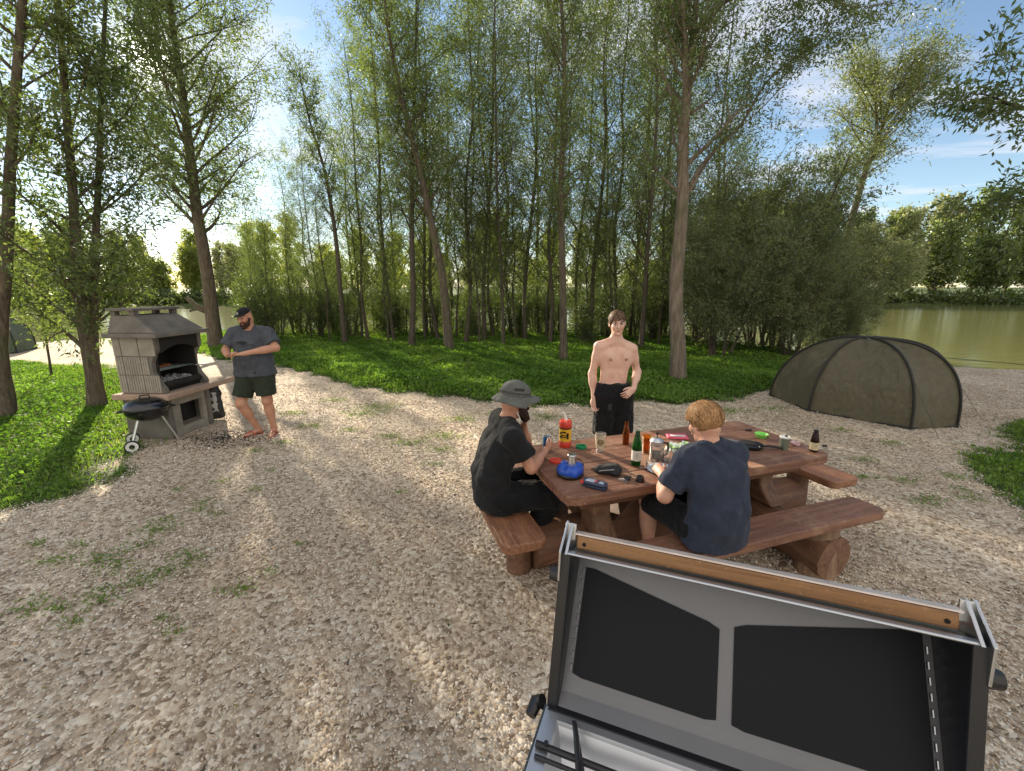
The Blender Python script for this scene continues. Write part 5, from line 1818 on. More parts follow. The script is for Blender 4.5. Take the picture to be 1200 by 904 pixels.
ringp(mm, .930, (.040, LW - .04, D_ + .034, -.027), (.075, LW - .075, D_ + .07, -.10), .845)
mm.add([(.075, D_ + .07, .845), (LW - .075, D_ + .07, .845), (LW - .075, -.10, .845), (.075, -.10, .845)], [(0, 1, 2, 3)])
o = mm.build('basin', S_BASIN, gg)
s_ = o.modifiers.new('solid', 'SOLIDIFY'); s_.thickness = .003; s_.offset = -1
MB().prism([(-.004, D_ - .01), (LW + .004, D_ - .01), (LW + .004, .012), (-.004, .012)], .76, .932).build('firebox', L_END, gg, bevel=.006) if False else None
mm = MB()
for x in (-.003, LW + .003): mm.box((x, D_ / 2, .85), (.006, -D_ + .02, .17))
for y in (D_ - .003, .008): mm.box((LW / 2, y, .85), (LW, .006, .17))
mm.box((LW / 2, D_ / 2, .772), (LW, -D_, .006))
mm.build('firebox', simple('slate_box', (.035, .045, .05), .35), gg)
mm = MB()
mm.tube([(.005, -.10, .946), (LW - .02, -.10, .946)], .0075, 8); mm.tube([(.01, -.125, .943), (LW - .02, -.125, .943)], .005, 8)
mm.tube([(.03, -.10, .946), (.03, -.10, .962)], .005, 8)
mm.build('rail', P_BLK, gg, smooth=True)
MB().tube([(-.012, .01, .94), (-.03, .012, .93), (-.035, -.02, .92)], [.018, .018, .014], 10).build('hinge', P_BLK, gg, smooth=True)
MB().box((LW / 2, D_ / 2, .72), (LW - .1, -D_ - .06, .10)).build('burner_box', L_END, gg, bevel=.01)
for x in (.1, LW - .1):
    for y in (-.08, D_ + .08):
        MB().box((x, y, .335), (.03, .03, .67)).build('leg', P_BLK, gg, bevel=.003)
# tongs lying across the rail
def ggp(x, y, z): return Matrix.Translation((.087, .886, 0)) @ Matrix.Rotation(math.atan2(-.303, .788), 4, 'Z') @ Vector((x, y, z))
o_ = ggp(.075, -.02, .95)
t = thing('tongs', 'dark metal tongs lying across the rail of the gas grill', 'tongs', o_)
e_ = ggp(.155, -.27, .967) - o_
e2 = ggp(.175, -.265, .967) - o_
MB().tube([(0, 0, 0), e_ * .15 + Vector((.004, 0, .002)), e_ * .5, e_], [.003, .007, .0055, .007], 8).build('arm', simple('tong_metal', (.06, .06, .06), .35, .6), t, smooth=True)
MB().tube([Vector((.006, .003, -.004)), e2 * .5 + Vector((.002, 0, -.006)), e2], [.003, .005, .006], 8).build('arm', simple('tong_metal_inner', (.08, .08, .08), .35, .6), t, smooth=True)
# ================================================================== people
def frame(fwd, up=(0, 0, 1)):
    f = Vector(fwd).normalized(); r_ = f.cross(Vector(up)).normalized(); u = r_.cross(f)
    return Matrix((r_, f, u)).transposed()        # columns: right, forward, up

def head_prims(S, c, M, s=1., jaw=1.):
    P = lambda x, y, z: Vector(c) + M @ (Vector((x, y, z)) * s)
    e = lambda p, r_, k=.02, sub=False: S.ell(P(*p), [v * s for v in r_], k * s, M, sub)
    e((0, -.012, .032), (.074, .094, .080))
    e((0, .022, -.025), (.060, .068, .088))
    e((0, .040, -.088), (.042 * jaw, .042, .030))
    e((0, -.03, -.03), (.062, .07, .07))
    for sx in (-1, 1):
        e((sx * .040, .062, -.030), (.020, .020, .022), .02)
        e((sx * .033, .096, .004), (.017, .014, .010), .008, True)
        e((sx * .076, -.008, -.010), (.010, .019, .032), .008)
        e((sx * .081, .0, -.008), (.005, .009, .016), .005, True)
    e((0, .082, .024), (.048, .016, .010), .012)
    S.cone(P(0, .090, .012), P(0, .112, -.030), .007 * s, .012 * s, .012)
    for sx in (-1, 1):
        e((sx * .011, .103, -.033), (.007, .009, .006), .008)
    e((0, .094, -.060), (.023, .011, .006), .006)
    e((0, .092, -.071), (.019, .011, .006), .006)
    e((0, .104, -.0655), (.024, .008, .0018), .003, True)
    e((0, .076, -.102), (.018, .016, .015), .015)
    return P

def hand_parts(mb, S, w, d, n, s=1., curl=.6, side=1, thumb_open=.6):
    """w wrist, d direction of the palm, n palm-facing normal; fingers curl towards n"""
    d = Vector(d).normalized(); n = (Vector(n) - d * Vector(n).dot(d)).normalized(); b = d.cross(n) * side
    w = Vector(w)
    S.cone(w, w + d * .035 * s, .024 * s, .031 * s, .02, n, .6)
    S.cone(w + d * .03 * s, w + d * .078 * s, .033 * s, .036 * s, .015, n, .42)
    for i, (o, L, r_) in enumerate(((-.029, .068, .0082), (-.010, .078, .0088), (.010, .073, .0085), (.028, .057, .0074))):
        p = w + d * .070 * s + b * o * s
        dd = (d + b * o * 3).normalized()
        pts = [p, p + dd * .018 * s]
        cu = curl * (.85 + .1 * i)
        a = 0
        for q_, f in enumerate((.46, .32, .26)):
            a += cu * (.5, .62, .45)[q_]
            pts.append(pts[-1] + (dd * math.cos(a) + n * math.sin(a)) * L * f * s)
        mb.tube(pts, [r_ * s, r_ * s * 1.02, r_ * s, r_ * .88 * s, r_ * .62 * s], 8)
    p = w + d * .022 * s - b * .020 * s
    t1 = p + (d * .75 - b * thumb_open + n * .25).normalized() * .038 * s
    t2 = t1 + (d * .9 - b * thumb_open * .4 + n * .35).normalized() * .030 * s
    t3 = t2 + (d * .9 + n * .5).normalized() * .022 * s
    mb.tube([p, t1, t2, t3], [.013 * s, .0105 * s, .0095 * s, .0062 * s], 8)

def add_np(mb, V_, F_):
    b = len(mb.v)
    mb.v += [Vector(p) for p in V_]
    mb.f += (F_ + b).tolist(); mb.mi += [mb.m] * len(F_)

def limb(S, a, b, r1, r2, bulge=0., off=(0, 0, 0), k=.03):
    S.cone(a, b, r1, r2, k)
    if bulge:
        m_ = Vector(a).lerp(Vector(b), .32) + Vector(off)
        ax = (Vector(b) - Vector(a)).normalized()
        S.ell(m_, (bulge, bulge, (Vector(b) - Vector(a)).length * .28), .03, frame(ax.orthogonal(), ax))

def person(label, loc, rz, J, skin, s=1., fat=0., hands=None, bare_legs=True, feet=None, jaw=1., muscle=False):
    """J: joints in the person's own frame (x right, y forward, z up)"""
    t = thing('person', label, 'person', loc, rz)
    S = SDF(); mb = MB()
    J = {k: Vector(v) for k, v in J.items()}
    fw = Vector((0, 1, 0))
    M = frame(J['look'], J.get('hup', (0, 0, 1)))
    hip, chest, waist, neck = J['pelvis'], J['chest'], J['waist'], J['neck']
    cf = (J['neck'] - J['waist']).normalized().cross(Vector((-1, 0, 0))) * -1
    cf = Vector((1, 0, 0)).cross(J['neck'] - J['waist']).normalized() * -1
    if cf.y < 0: cf = -cf
    for sx in (-1, 1):
        S.cone(hip + Vector((sx * .055, 0, 0)), waist + Vector((sx * (.045 + fat * .4), 0, 0)), .105 + fat, .088 + fat, .05, cf, .82)
        S.cone(waist + Vector((sx * (.045 + fat * .4), 0, 0)), chest + Vector((sx * .065, 0, 0)), .088 + fat, .100 + fat * .7, .05, cf, .84)
        sh_ = J['shR'] if sx > 0 else J['shL']
        S.cone(chest + Vector((sx * .065, 0, 0)), sh_.lerp(neck, .38) - Vector((0, 0, .035)), .098 + fat * .7, .062 + fat * .3, .05, cf, .8)
        S.cone(sh_.lerp(neck, .25) - Vector((0, 0, .01)), sh_, .048 + fat * .2, .054 + fat * .3, .04)
        S.cone(neck + Vector((0, 0, .025)), sh_.lerp(neck, .35), .035, .036, .04)
        # pectorals, blades
        S.ell(chest + cf * (.055 + fat) + Vector((sx * .065, 0, .045)), (.068, .03, .05), .035)
    S.cone(chest, neck - Vector((0, 0, .045)), .09 + fat, .052, .04)
    if fat > .02:
        S.ell(waist + cf * .06 + Vector((0, 0, -.02)), (.13, .11, .12), .06)
    S.cone(neck - Vector((0, 0, .02)), J['head'] + M @ Vector((0, -.015, -.06)), .056 + fat * .3, .053 + fat * .3, .025)
    S.cone(J['pelvis'] + Vector((0, -.01, -.03)), J['pelvis'] + Vector((0, -.01, .03)), .10 + fat, .11 + fat, .05)
    S.torso = list(S.p[:-2]) + [S.p[-1]]
    head_prims(S, J['head'], M, s, jaw)
    if muscle:
        for z_ in (1.10, 1.16, 1.22):
            S.ell(Vector((0, .118, z_)), (.006, .012, .04), .02, None, True)
        S.ell(Vector((0, .125, 1.055)), (.008, .02, .009), .01, None, True)
        S.ell(Vector((0, .135, 1.33)), (.008, .022, .06), .03, None, True)
        for sx in (-1, 1):
            S.cone(neck + Vector((sx * .02, .035, -.03)), J['shR' if sx > 0 else 'shL'] + Vector((sx * -.03, .035, .01)), .011, .010, .02)
            S.ell(Vector((sx * .075, .125, 1.268)), (.055, .018, .010), .02, None, True)
    for sd, sx in (('R', 1), ('L', -1)):
        limb(S, J['sh' + sd], J['el' + sd], .047 + fat * .4, .038 + fat * .25, .046 + fat * .35)
        limb(S, J['el' + sd], J['wr' + sd], .039 + fat * .25, .025 + fat * .12, .040 + fat * .2)
        limb(S, J['hip' + sd], J['kn' + sd], .080 + fat * .7, .052 + fat * .3, .084 + fat * .5, k=.05)
        limb(S, J['kn' + sd], J['an' + sd], .052 + fat * .3, .034 + fat * .12, .052 + fat * .3)
        S.ell(J['kn' + sd] + Vector((0, .012, 0)), (.045 + fat * .3,) * 3, .03)
        fd = Vector((feet or {}).get(sd, (0, 1, 0))).normalized()
        a = J['an' + sd]
        S.cone(a + Vector((0, 0, -.02)) - fd * .02, Vector((a.x, a.y, .035)) - fd * .035, .034, .033, .02)
        S.cone(Vector((a.x, a.y, .045)), Vector((a.x, a.y, .025)) + fd * .13, .036, .026, .03, Vector((0, 0, 1)), .8)
        S.cone(Vector((a.x, a.y, .025)) + fd * .12, Vector((a.x, a.y, .016)) + fd * .185, .034, .026, .02, Vector((0, 0, 1)), .55)
        h_ = hands[sd]
        hand_parts(mb, S, J['wr' + sd], h_[0], h_[1], s, h_[2], -sx, h_[3] if len(h_) > 3 else .6)
    V_, F_ = S.mesh(.0072)
    add_np(mb, V_, F_)
    body = mb.build('body', skin, t, smooth=False)
    body.data.polygons.foreach_set('use_smooth', [True] * len(body.data.polygons))
    P = lambda x, y, z: J['head'] + M @ (Vector((x, y, z)) * s)
    for sx in (-1, 1):
        e = MB().lathe([(0, -.011)] + [(.011 * math.cos(a), .011 * math.sin(a)) for a in [R(-60 + 20 * i) for i in range(8)]] + [(0, .011)], 12,
                       Matrix.Translation(P(sx * .033, .081, .004)) @ M.to_4x4() @ Matrix.Rotation(R(-90), 4, 'X')).build('eye', EYE, t, smooth=True)
        MB().lathe([(0, .0118), (.0052, .0110), (.0058, .0095)][::-1], 10, Matrix.Translation(P(sx * .033, .081, .004)) @ M.to_4x4() @ Matrix.Rotation(R(-90), 4, 'X')).build('iris', P_BLK, e, smooth=True)
    return t, S, J, M, P

EYE = simple('eye_white', (.24, .20, .18), .3)
LIP = simple('lip', (.36, .13, .11), .5)
def lips(t, P, s=1.):
    MB().tube([P(-.022, .094, -.0655), P(-.01, .1035, -.0625), P(0, .1055, -.0640), P(.01, .1035, -.0625), P(.022, .094, -.0655)], [.002, .0045, .005, .0045, .002], 6).build('mouth', LIP, t, smooth=True)
def brows(t, P, mat):
    for sx in (-1, 1):
        MB().tube([P(sx * .015, .101, .022), P(sx * .032, .100, .028), P(sx * .052, .083, .023)], [.003, .0042, .002], 6).build('eyebrow', mat, t, smooth=True)

def solid(S, name, mat, t, h=.008, noise_a=0., noise_s=8., stretch=(1, 1, 1), seed=0.):
    V_, F_ = S.mesh(h)
    if noise_a:
        V_ = noisy(V_, noise_a, noise_s, seed, stretch)
    return link_mesh(name, np_mesh(name, V_, F_), mat, t)

def folds(o, amp=.006, seed=1.):
    """soft cloth folds pushed along the surface normals"""
    me = o.data
    me.update()
    n = len(me.vertices)
    co = np.zeros(n * 3); me.vertices.foreach_get('co', co); co = co.reshape(-1, 3)
    no = np.zeros(n * 3); me.vertices.foreach_get('normal', no); no = no.reshape(-1, 3)
    d = np.zeros(n)
    for i, p in enumerate(co):
        w_ = mnoise.noise(Vector((p[0] * 4 + seed, p[1] * 4, p[2] * 3))) * 2.2
        d[i] = .9 + math.sin((p[2] * 30 + p[0] * 16 + w_ * 5)) * .5 + math.sin(p[2] * 17 - p[0] * 22 + p[1] * 14 + w_ * 7) * .5 + 1.4 * mnoise.noise(Vector(p) * 13)
    co += no * (d * amp)[:, None]
    me.vertices.foreach_set('co', co.ravel())
    me.update()

def tee(t, SB, J, mat, fat=0., hem=.0, sleeve=.62, hang=.02, cf=None, seed=1., hemz=None, amp=.0055):
    S = SDF()
    hip, chest, waist, neck = J['pelvis'], J['chest'], J['waist'], J['neck']
    cf = Vector((1, 0, 0)).cross(neck - waist).normalized() * -1
    if cf.y < 0: cf = -cf
    dn = (hip - waist).normalized()
    S.p = list(SB.torso)
    S.off(.012)
    S.plane(hip + dn * hem, dn)
    low = hip + dn * hem
    for sx in (-1, 1):
        S.cyl(low + Vector((sx * .062, 0, 0)), waist + Vector((sx * (.055 + fat * .4), 0, 0)), .118 + fat + hang, .104 + fat + hang * .6, .05, cf, .84)
        S.cone(waist + Vector((sx * (.052 + fat * .4), 0, 0)), chest + Vector((sx * .068, 0, 0)), .100 + fat + hang * .6, .110 + fat * .7, .05, cf, .86)
        sh_ = J['shR'] if sx > 0 else J['shL']
        S.cone(chest + Vector((sx * .068, 0, 0)), sh_.lerp(neck, .38) - Vector((0, 0, .035)), .109 + fat * .7, .074 + fat * .3, .05, cf, .82)
        S.cone(sh_.lerp(neck, .30) - Vector((0, 0, .01)), sh_, .058 + fat * .2, .064 + fat * .3, .04)
        S.cone(neck - Vector((0, 0, .012)), sh_.lerp(neck, .35), .044, .047, .04)
        el = J['elR'] if sx > 0 else J['elL']
        S.cyl(sh_, sh_.lerp(el, sleeve), .066 + fat * .4, .068 + fat * .35 + hang * .35, .03)
    S.cone(chest, neck - Vector((0, 0, .045)), .09 + fat, .052, .04)
    if fat > .02:
        S.ell(waist + cf * .065 + Vector((0, 0, -.02)), (.145, .125, .14), .06)
    S.plane(low, dn)
    # neckline cut: a ring-shaped opening round the neck
    ax = (J['head'] - neck).normalized()
    S.cone(neck + ax * .035, neck + ax * .12, .062 + fat * .3, .07 + fat * .3, .008, sub=True)
    o = solid(S, 'tshirt', mat, t, .0085)
    folds(o, amp, seed)
    return o

def shorts(t, SB, J, mat, fat=0., frac=.85, loose=.025, seed=2., top=.085):
    S = SDF()
    hip, waist = J['pelvis'], J['waist']
    up = (waist - hip).normalized()
    S.p = list(SB.torso)
    S.off(.010)
    S.plane(hip + up * (top - .02), up)
    for sx in (-1, 1):
        S.cyl(hip + Vector((sx * .055, 0, 0)) - up * .02, hip + up * top + Vector((sx * .052, 0, 0)), .116 + fat + loose * .4, .106 + fat, .05, Vector((0, 1, 0)), .86)
        sd = 'R' if sx > 0 else 'L'
        a, b = J['hip' + sd], J['kn' + sd]
        S.cyl(a + Vector((0, 0, .01)), a.lerp(b, frac), .100 + fat * .7 + loose * .3, .074 + fat * .45 + loose, .05)
        S.cone(hip + Vector((sx * .05, 0, -.03)), a, .112 + fat, .098 + fat * .7, .05)
    o = solid(S, 'shorts', mat, t, .0085)
    folds(o, .0045, seed)
    return o

def hair(t, P, M, mat, zone, flow, n=2600, L=.045, lift=.004, cap=(.0775, .098, .085), cc=(0, -.013, .033), cut=None, wid=.0016, vol=0., s=1., wave=.15):
    """a cap of hair with combed strands over it; zone(p) keeps scalp points, flow(p) gives combing direction (head frame)"""
    S = SDF()
    S.ell(P(*cc), [v * s for v in cap], .01, M)
    S.ell(P(0, -.03, -.005), (.070 * s, .068 * s, .075 * s), .03, M)
    for c_, r_ in (cut or []):
        S.ell(P(*c_), [v * s for v in r_], .02, M, True)
    V_, F_ = S.mesh(.006)
    V_ = noisy(noisy(V_, .009, 12, 2.), .002, 45)
    link_mesh('hair', np_mesh('hair', V_, F_), mat, t)
    Q, W_ = [], []
    k = 5
    cap = np.array(cap) + vol
    VV, FF = [], []
    cnt = 0
    rr2 = np.random.default_rng(4)
    while cnt < n:
        d = unit(rr2.normal(size=(1, 3)))[0]
        p = d * cap
        if not zone(p): continue
        fl = np.array(flow(p), float) + rr2.normal(size=3) * .14 + wave * np.array([math.sin(p[2] * 110 + p[0] * 60), math.sin(p[0] * 90), 0])
        pts = []
        ll = L * rr2.uniform(.6, 1.25)
        for i in range(k):
            pts.append(p * (1 + (lift * rr2.uniform(.6, 1.3) + .003 * i / k) / np.linalg.norm(p)))
            nn = unit((p / cap ** 2)[None])[0]
            f2 = fl - nn * (fl @ nn); f2 /= max(np.linalg.norm(f2), 1e-6)
            p = p + f2 * ll / k
            p = p / np.linalg.norm(p / cap)      # stay on the ellipsoid
        pts = np.array(pts)
        T = np.gradient(pts, axis=0); nn = unit(pts / cap ** 2); sd_ = unit(np.cross(T, nn))
        ww = wid * np.array([.8, 1, 1, .8, .2])[:, None]
        b = len(VV)
        for i in range(k):
            VV.append(pts[i] + sd_[i] * ww[i]); VV.append(pts[i] - sd_[i] * ww[i])
        for i in range(k - 1):
            FF.append((b + 2 * i, b + 2 * i + 1, b + 2 * i + 3, b + 2 * i + 2))
        cnt += 1
    VV = np.array(VV) + np.array(cc)
    Wd = np.array([P(*v) for v in VV])
    me = np_mesh('hair_strands', Wd, np.array(FF))
    face_attr(me, np.repeat(rr2.random(n), k - 1))
    link_mesh('hair_strands', me, mat, t)

def hair_mat(name, c0, c1, c2):
    m, nt, out = new_mat(name)
    b = pbsdf(nt, out, .6, 0, .2)
    at = attr(nt, 'rnd')
    tc = nd(nt, 'ShaderNodeTexCoord')
    n1 = nd(nt, 'ShaderNodeTexNoise', i_Scale=60., i_Detail=4.)
    nt.links.new(tc.outputs['Object'], n1.inputs['Vector'])
    ad = nd(nt, 'ShaderNodeMath', operation='MULTIPLY_ADD'); ad.inputs[1].default_value = .6
    nt.links.new(at.outputs['Fac'], ad.inputs[0]); 
    m2 = nd(nt, 'ShaderNodeMath', operation='MULTIPLY'); m2.inputs[1].default_value = .5
    nt.links.new(n1.outputs['Fac'], m2.inputs[0]); nt.links.new(m2.outputs[0], ad.inputs[2])
    rp = ramp(nt, [(.15, c0), (.5, c1), (.85, c2)])
    nt.links.new(ad.outputs[0], rp.inputs[0])
    nt.links.new(rp.outputs[0], b.inputs['Base Color'])
    return m
H_BLOND = hair_mat('blond_hair', (.11, .052, .02), (.33, .17, .07), (.60, .36, .17))
H_BROWN = hair_mat('brown_hair', (.035, .02, .012), (.10, .06, .035), (.24, .15, .09))
H_BEARD = hair_mat('dark_beard', (.02, .012, .008), (.07, .035, .02), (.14, .08, .05))
SK1 = skin_mat('fair_skin', (.56, .32, .23))
SK2 = skin_mat('tanned_skin', (.50, .265, .175))
SK3 = skin_mat('pale_skin', (.62, .40, .31))
C_BLACK = cloth('black_cotton', (.0125, .013, .0145), fold=.5, fscale=6)
C_NAVY = cloth('navy_cotton', (.030, .038, .060), fold=.5, fscale=5)
C_GREY = cloth('slate_cotton', (.065, .073, .088), fold=.5, fscale=5)
C_OLIVE = cloth('dark_olive_cotton', (.028, .036, .024), fold=.5, fscale=6)
C_BSH = cloth('black_shorts_cloth', (.008, .0085, .01), fold=.7, fscale=8)
C_HAT = cloth('grey_hat_cloth', (.115, .12, .105), fold=.5, fscale=9)

def shoe(t, a, fd, mat, sole):
    a = Vector(a); fd = Vector(fd).normalized()
    g_ = Vector((a.x, a.y, 0))
    S = SDF()
    S.cone(g_ - fd * .035 + Vector((0, 0, .05)), g_ - fd * .02 + Vector((0, 0, .085)), .042, .040, .02)
    S.cone(g_ - fd * .03 + Vector((0, 0, .05)), g_ + fd * .14 + Vector((0, 0, .042)), .045, .038, .03, Vector((0, 0, 1)), .85)
    S.cone(g_ + fd * .12 + Vector((0, 0, .04)), g_ + fd * .20 + Vector((0, 0, .036)), .044, .036, .03, Vector((0, 0, 1)), .7)
    S.plane((0, 0, .018), (0, 0, -1))
    o = solid(S, 'shoe', mat, t, .007)
    S = SDF()
    S.cyl(g_ - fd * .03, g_ - fd * .03 + Vector((0, 0, .02)), .045, .045, .03)
    S.cyl(g_ + fd * .06, g_ + fd * .06 + Vector((0, 0, .02)), .044, .044, .05)
    S.cyl(g_ + fd * .15, g_ + fd * .15 + Vector((0, 0, .02)), .046, .046, .04)
    solid(S, 'sole', sole, o, .006)

# ---------------------------------------------------------------- shirtless man standing behind the table
J = dict(pelvis=(.025, .01, .96), waist=(.01, .0, 1.12), chest=(-.004, -.01, 1.30), neck=(0, -.005, 1.50), head=(.012, .03, 1.668), look=(.16, 1, -.10), hup=(.08, 0, 1),
         shR=(.170, -.012, 1.432), shL=(-.168, -.012, 1.405), elR=(.222, -.04, 1.15), elL=(-.245, -.04, 1.16), wrR=(.212, .03, .925), wrL=(-.15, .155, 1.035),
         hipR=(.088, 0, .92), hipL=(-.088, 0, .92), knR=(.10, .02, .50), knL=(-.105, .03, .50), anR=(.11, -.02, .08), anL=(-.115, -.02, .08))
t, S, JJ, M, P = person('shirtless young man in black shorts standing behind the picnic table', (1.04, 4.24, 0), R(184), J, SK3, .98, fat=-.008, muscle=True,
                        hands={'R': ((.0, .25, -1), (-.4, 1, .2), .7), 'L': ((.75, .35, -.5), (.3, -.9, -.3), .9)})
shorts(t, S, JJ, C_BSH, frac=.93, loose=.03)
hem_ = MB()
W_ = SDF()
W_.cyl(Vector((-.052, 0, 1.035)), Vector((-.052, 0, 1.065)), .112, .111, .05, Vector((0, 1, 0)), .86).cyl(Vector((.052, 0, 1.035)), Vector((.052, 0, 1.065)), .112, .111, .05, Vector((0, 1, 0)), .86)
solid(W_, 'waistband', simple('webbing_black', (.01, .01, .01), .6), t, .006)
MB().tube([(.07, .105, 1.04), (.075, .118, .95), (.073, .122, .87)], .007, 6).build('hanging_strap', simple('strap_grey', (.05, .05, .05), .6), t)
MB().box((.073, .128, .84), (.045, .014, .07)).build('belt_pouch', P_BLKM, t, bevel=.004)
lips(t, P); brows(t, P, H_BROWN)
hair(t, P, M, H_BROWN, lambda p: p[2] > .03 - p[1] * .1 or (p[1] < .0 and p[2] > -.045) , lambda p: (.55, 1.1 if p[2] > .05 else .1, -.35 if p[2] > .05 else -1), n=2400, L=.045,
     cut=[((0, .09, -.03), (.062, .06, .085)), ((0, .05, -.10), (.08, .09, .065))], vol=.004)
for sx in (-1, 1):
    MB().lathe([(.013, -.02), (.013, .0), (.008, .003), (0, .005)], 12, Matrix.Translation(Vector((sx * .080, .108, 1.315))) @ Matrix.Rotation(R(-90), 4, 'X')).build('nipple', simple('areola', (.36, .17, .13), .5), t, smooth=True)

# ---------------------------------------------------------------- man in the cap by the barbecue
J = dict(pelvis=(0, 0, .94), waist=(0, .01, 1.09), chest=(0, .0, 1.28), neck=(.0, .01, 1.47), head=(.012, .06, 1.64), look=(.28, 1, -.32), hup=(.12, 0, 1),
         shR=(.205, -.01, 1.42), shL=(-.205, -.005, 1.42), elR=(.31, .05, 1.20), elL=(-.335, .075, 1.23), wrR=(.17, .30, 1.165), wrL=(-.02, .315, 1.185),
         hipR=(.10, 0, .88), hipL=(-.10, 0, .88), knR=(.185, .11, .48), knL=(-.12, .03, .49), anR=(.08, -.02, .085), anL=(-.135, -.03, .08))
t, S, JJ, M, P = person('bearded man in black cap, grey shirt and green shorts standing by the barbecue', (-3.50, 5.72, 0), R(186), J, SK2, 1.0, fat=.034,
                        hands={'R': ((-.85, .35, .0), (-.1, -.2, 1), .9), 'L': ((1, .12, -.05), (0, -.2, -1), .8)}, feet={'R': (.75, .8, 0), 'L': (-.15, 1, 0)}, jaw=1.15)
tee(t, S, JJ, C_GREY, fat=.034, hem=.075, sleeve=.72, hang=.05, seed=3.)
mm_ = SDF().ell((.035, .178, 1.315), (.062, .02, .012), .01).ell((.06, .178, 1.323), (.03, .02, .012), .01)
solid(mm_, 'chest_print', simple('print_black', (.01, .01, .012), .6), t, .006)
shorts(t, S, JJ, C_OLIVE, fat=.034, frac=.78, loose=.03, seed=5., top=-.005)
lips(t, P)
S = SDF()
for sx in (-1, 1):
    S.cone(P(sx * .062, .015, -.03), P(sx * .045, .06, -.09), .016, .022, .015)
    S.cone(P(sx * .045, .06, -.09), P(0, .085, -.112), .022, .026, .015)
    S.cone(P(sx * .030, .088, -.060), P(sx * .03, .075, -.095), .008, .012, .01)
    S.cone(P(sx * .028, .092, -.052), P(0, .104, -.050), .006, .006, .006)
solid(S, 'beard', H_BEARD, t, .005, .006, 60)
S = SDF().ell(P(0, -.01, .045), (.083, .103, .076), .01, M)
S.plane(P(0, 0, .045), M @ Vector((0, -.12, -1)))
cap_ = solid(S, 'cap', C_BLACK, t, .006)
brim = MB()
vs = [(.078 * math.sin(a) , .055 + .098 * math.cos(a), .044 - .012 * math.sin(a) ** 2) for a in [R(-82 + 164 * i / 14) for i in range(15)]]
vs2 = [(.076 * math.sin(a), .05 + .03 * math.cos(a), .050) for a in [R(-82 + 164 * i / 14) for i in range(15)]]
brim.add([P(*v) for v in vs] + [P(*v) for v in vs2], [(i, i + 1, 16 + i, 15 + i) for i in range(14)])
o = brim.build('brim', C_BLACK, cap_); s_ = o.modifiers.new('solid', 'SOLIDIFY'); s_.thickness = .005
MB().lathe([(0, .002), (.018, .0), (.02, -.002)], 16, Matrix.Translation(P(0, .094, .078)) @ M.to_4x4() @ Matrix.Rotation(R(-65), 4, 'X')).build('badge', simple('badge_grey', (.2, .2, .2), .5), cap_)
for sd in ('R', 'L'):
    a = JJ['an' + sd]; fd = Vector((.75, .8, 0)).normalized() if sd == 'R' else Vector((-.15, 1, 0)).normalized()
    b_ = Vector((fd.y, -fd.x, 0)); g_ = Vector((a.x, a.y, 0))
    S = SDF()
    S.cyl(g_ - fd * .04, g_ - fd * .04 + Vector((0, 0, .014)), .04, .04, .02).cyl(g_ + fd * .06, g_ + fd * .06 + Vector((0, 0, .014)), .04, .04, .05).cyl(g_ + fd * .16, g_ + fd * .16 + Vector((0, 0, .014)), .046, .046, .04)
    so_ = solid(S, 'sandal', simple('red_sandal', (.45, .07, .05), .6), t, .006)
    MB().tube([g_ + fd * .04 - b_ * .045 + Vector((0, 0, .012)), g_ + fd * .09 - b_ * .02 + Vector((0, 0, .062)), g_ + fd * .14 + Vector((0, 0, .048)), g_ + fd * .09 + b_ * .02 + Vector((0, 0, .062)), g_ + fd * .04 + b_ * .045 + Vector((0, 0, .012))], .007, 6).build('strap', simple('sandal_strap', (.5, .12, .08), .6), so_, smooth=True)
# a bread roll in his hands
hp = Matrix.Translation((-3.50, 5.72, 0)) @ Matrix.Rotation(R(186), 4, 'Z') @ Vector((.075, .325, 1.195))
t2 = thing('bread_roll', 'small pale food item held in the hands of the man in the cap', 'food', hp)
V_, F_ = SDF().ell((0, 0, 0), (.042, .03, .02), .01).mesh(.005); link_mesh('roll', np_mesh('roll', noisy(V_, .004, 40), F_), simple('bread_crust', (.5, .36, .2), .7), t2)

# ---------------------------------------------------------------- man in the brimmed hat on the left end bench
def tloc(u, v):
    p = Matrix.Translation(TC) @ Matrix.Rotation(TR, 4, 'Z') @ Vector((u - 1.125, v - .465, 0))
    return (p.x, p.y, 0)
J = dict(pelvis=(0, -.03, .565), waist=(0, -.045, .72), chest=(0, .015, .90), neck=(0, .075, 1.085), head=(0, .145, 1.235), look=(.05, 1, -.16),
         shR=(.185, .06, 1.03), shL=(-.185, .08, 1.04), elR=(.20, .19, .80), elL=(-.20, .30, .81), wrR=(-.03, .385, .812), wrL=(-.075, .235, 1.015),
         hipR=(.095, .0, .55), hipL=(-.095, .0, .55), knR=(.12, .40, .545), knL=(-.16, .43, .55), anR=(.06, .20, .10), anL=(-.2, .47, .10))
t, S, JJ, M, P = person('man in a grey brimmed hat and black shirt sitting on the end bench', tloc(-.27, .60), TR - R(90), J, SK2, 1.0, fat=.004,
                        hands={'R': ((-.55, .75, .12), (-.6, -.5, .1), 1.0, .8), 'L': ((.35, -.1, .75), (.2, -.9, .1), 1.3)})
tee(t, S, JJ, C_BLACK, fat=.004, hem=.05, sleeve=.62, hang=.018, seed=8.)
T_ = S.torso; S = SDF(); S.p = list(T_); S.off(.008); S.plane(JJ['waist'] + Vector((0, 0, -.06)), (0, 0, 1))
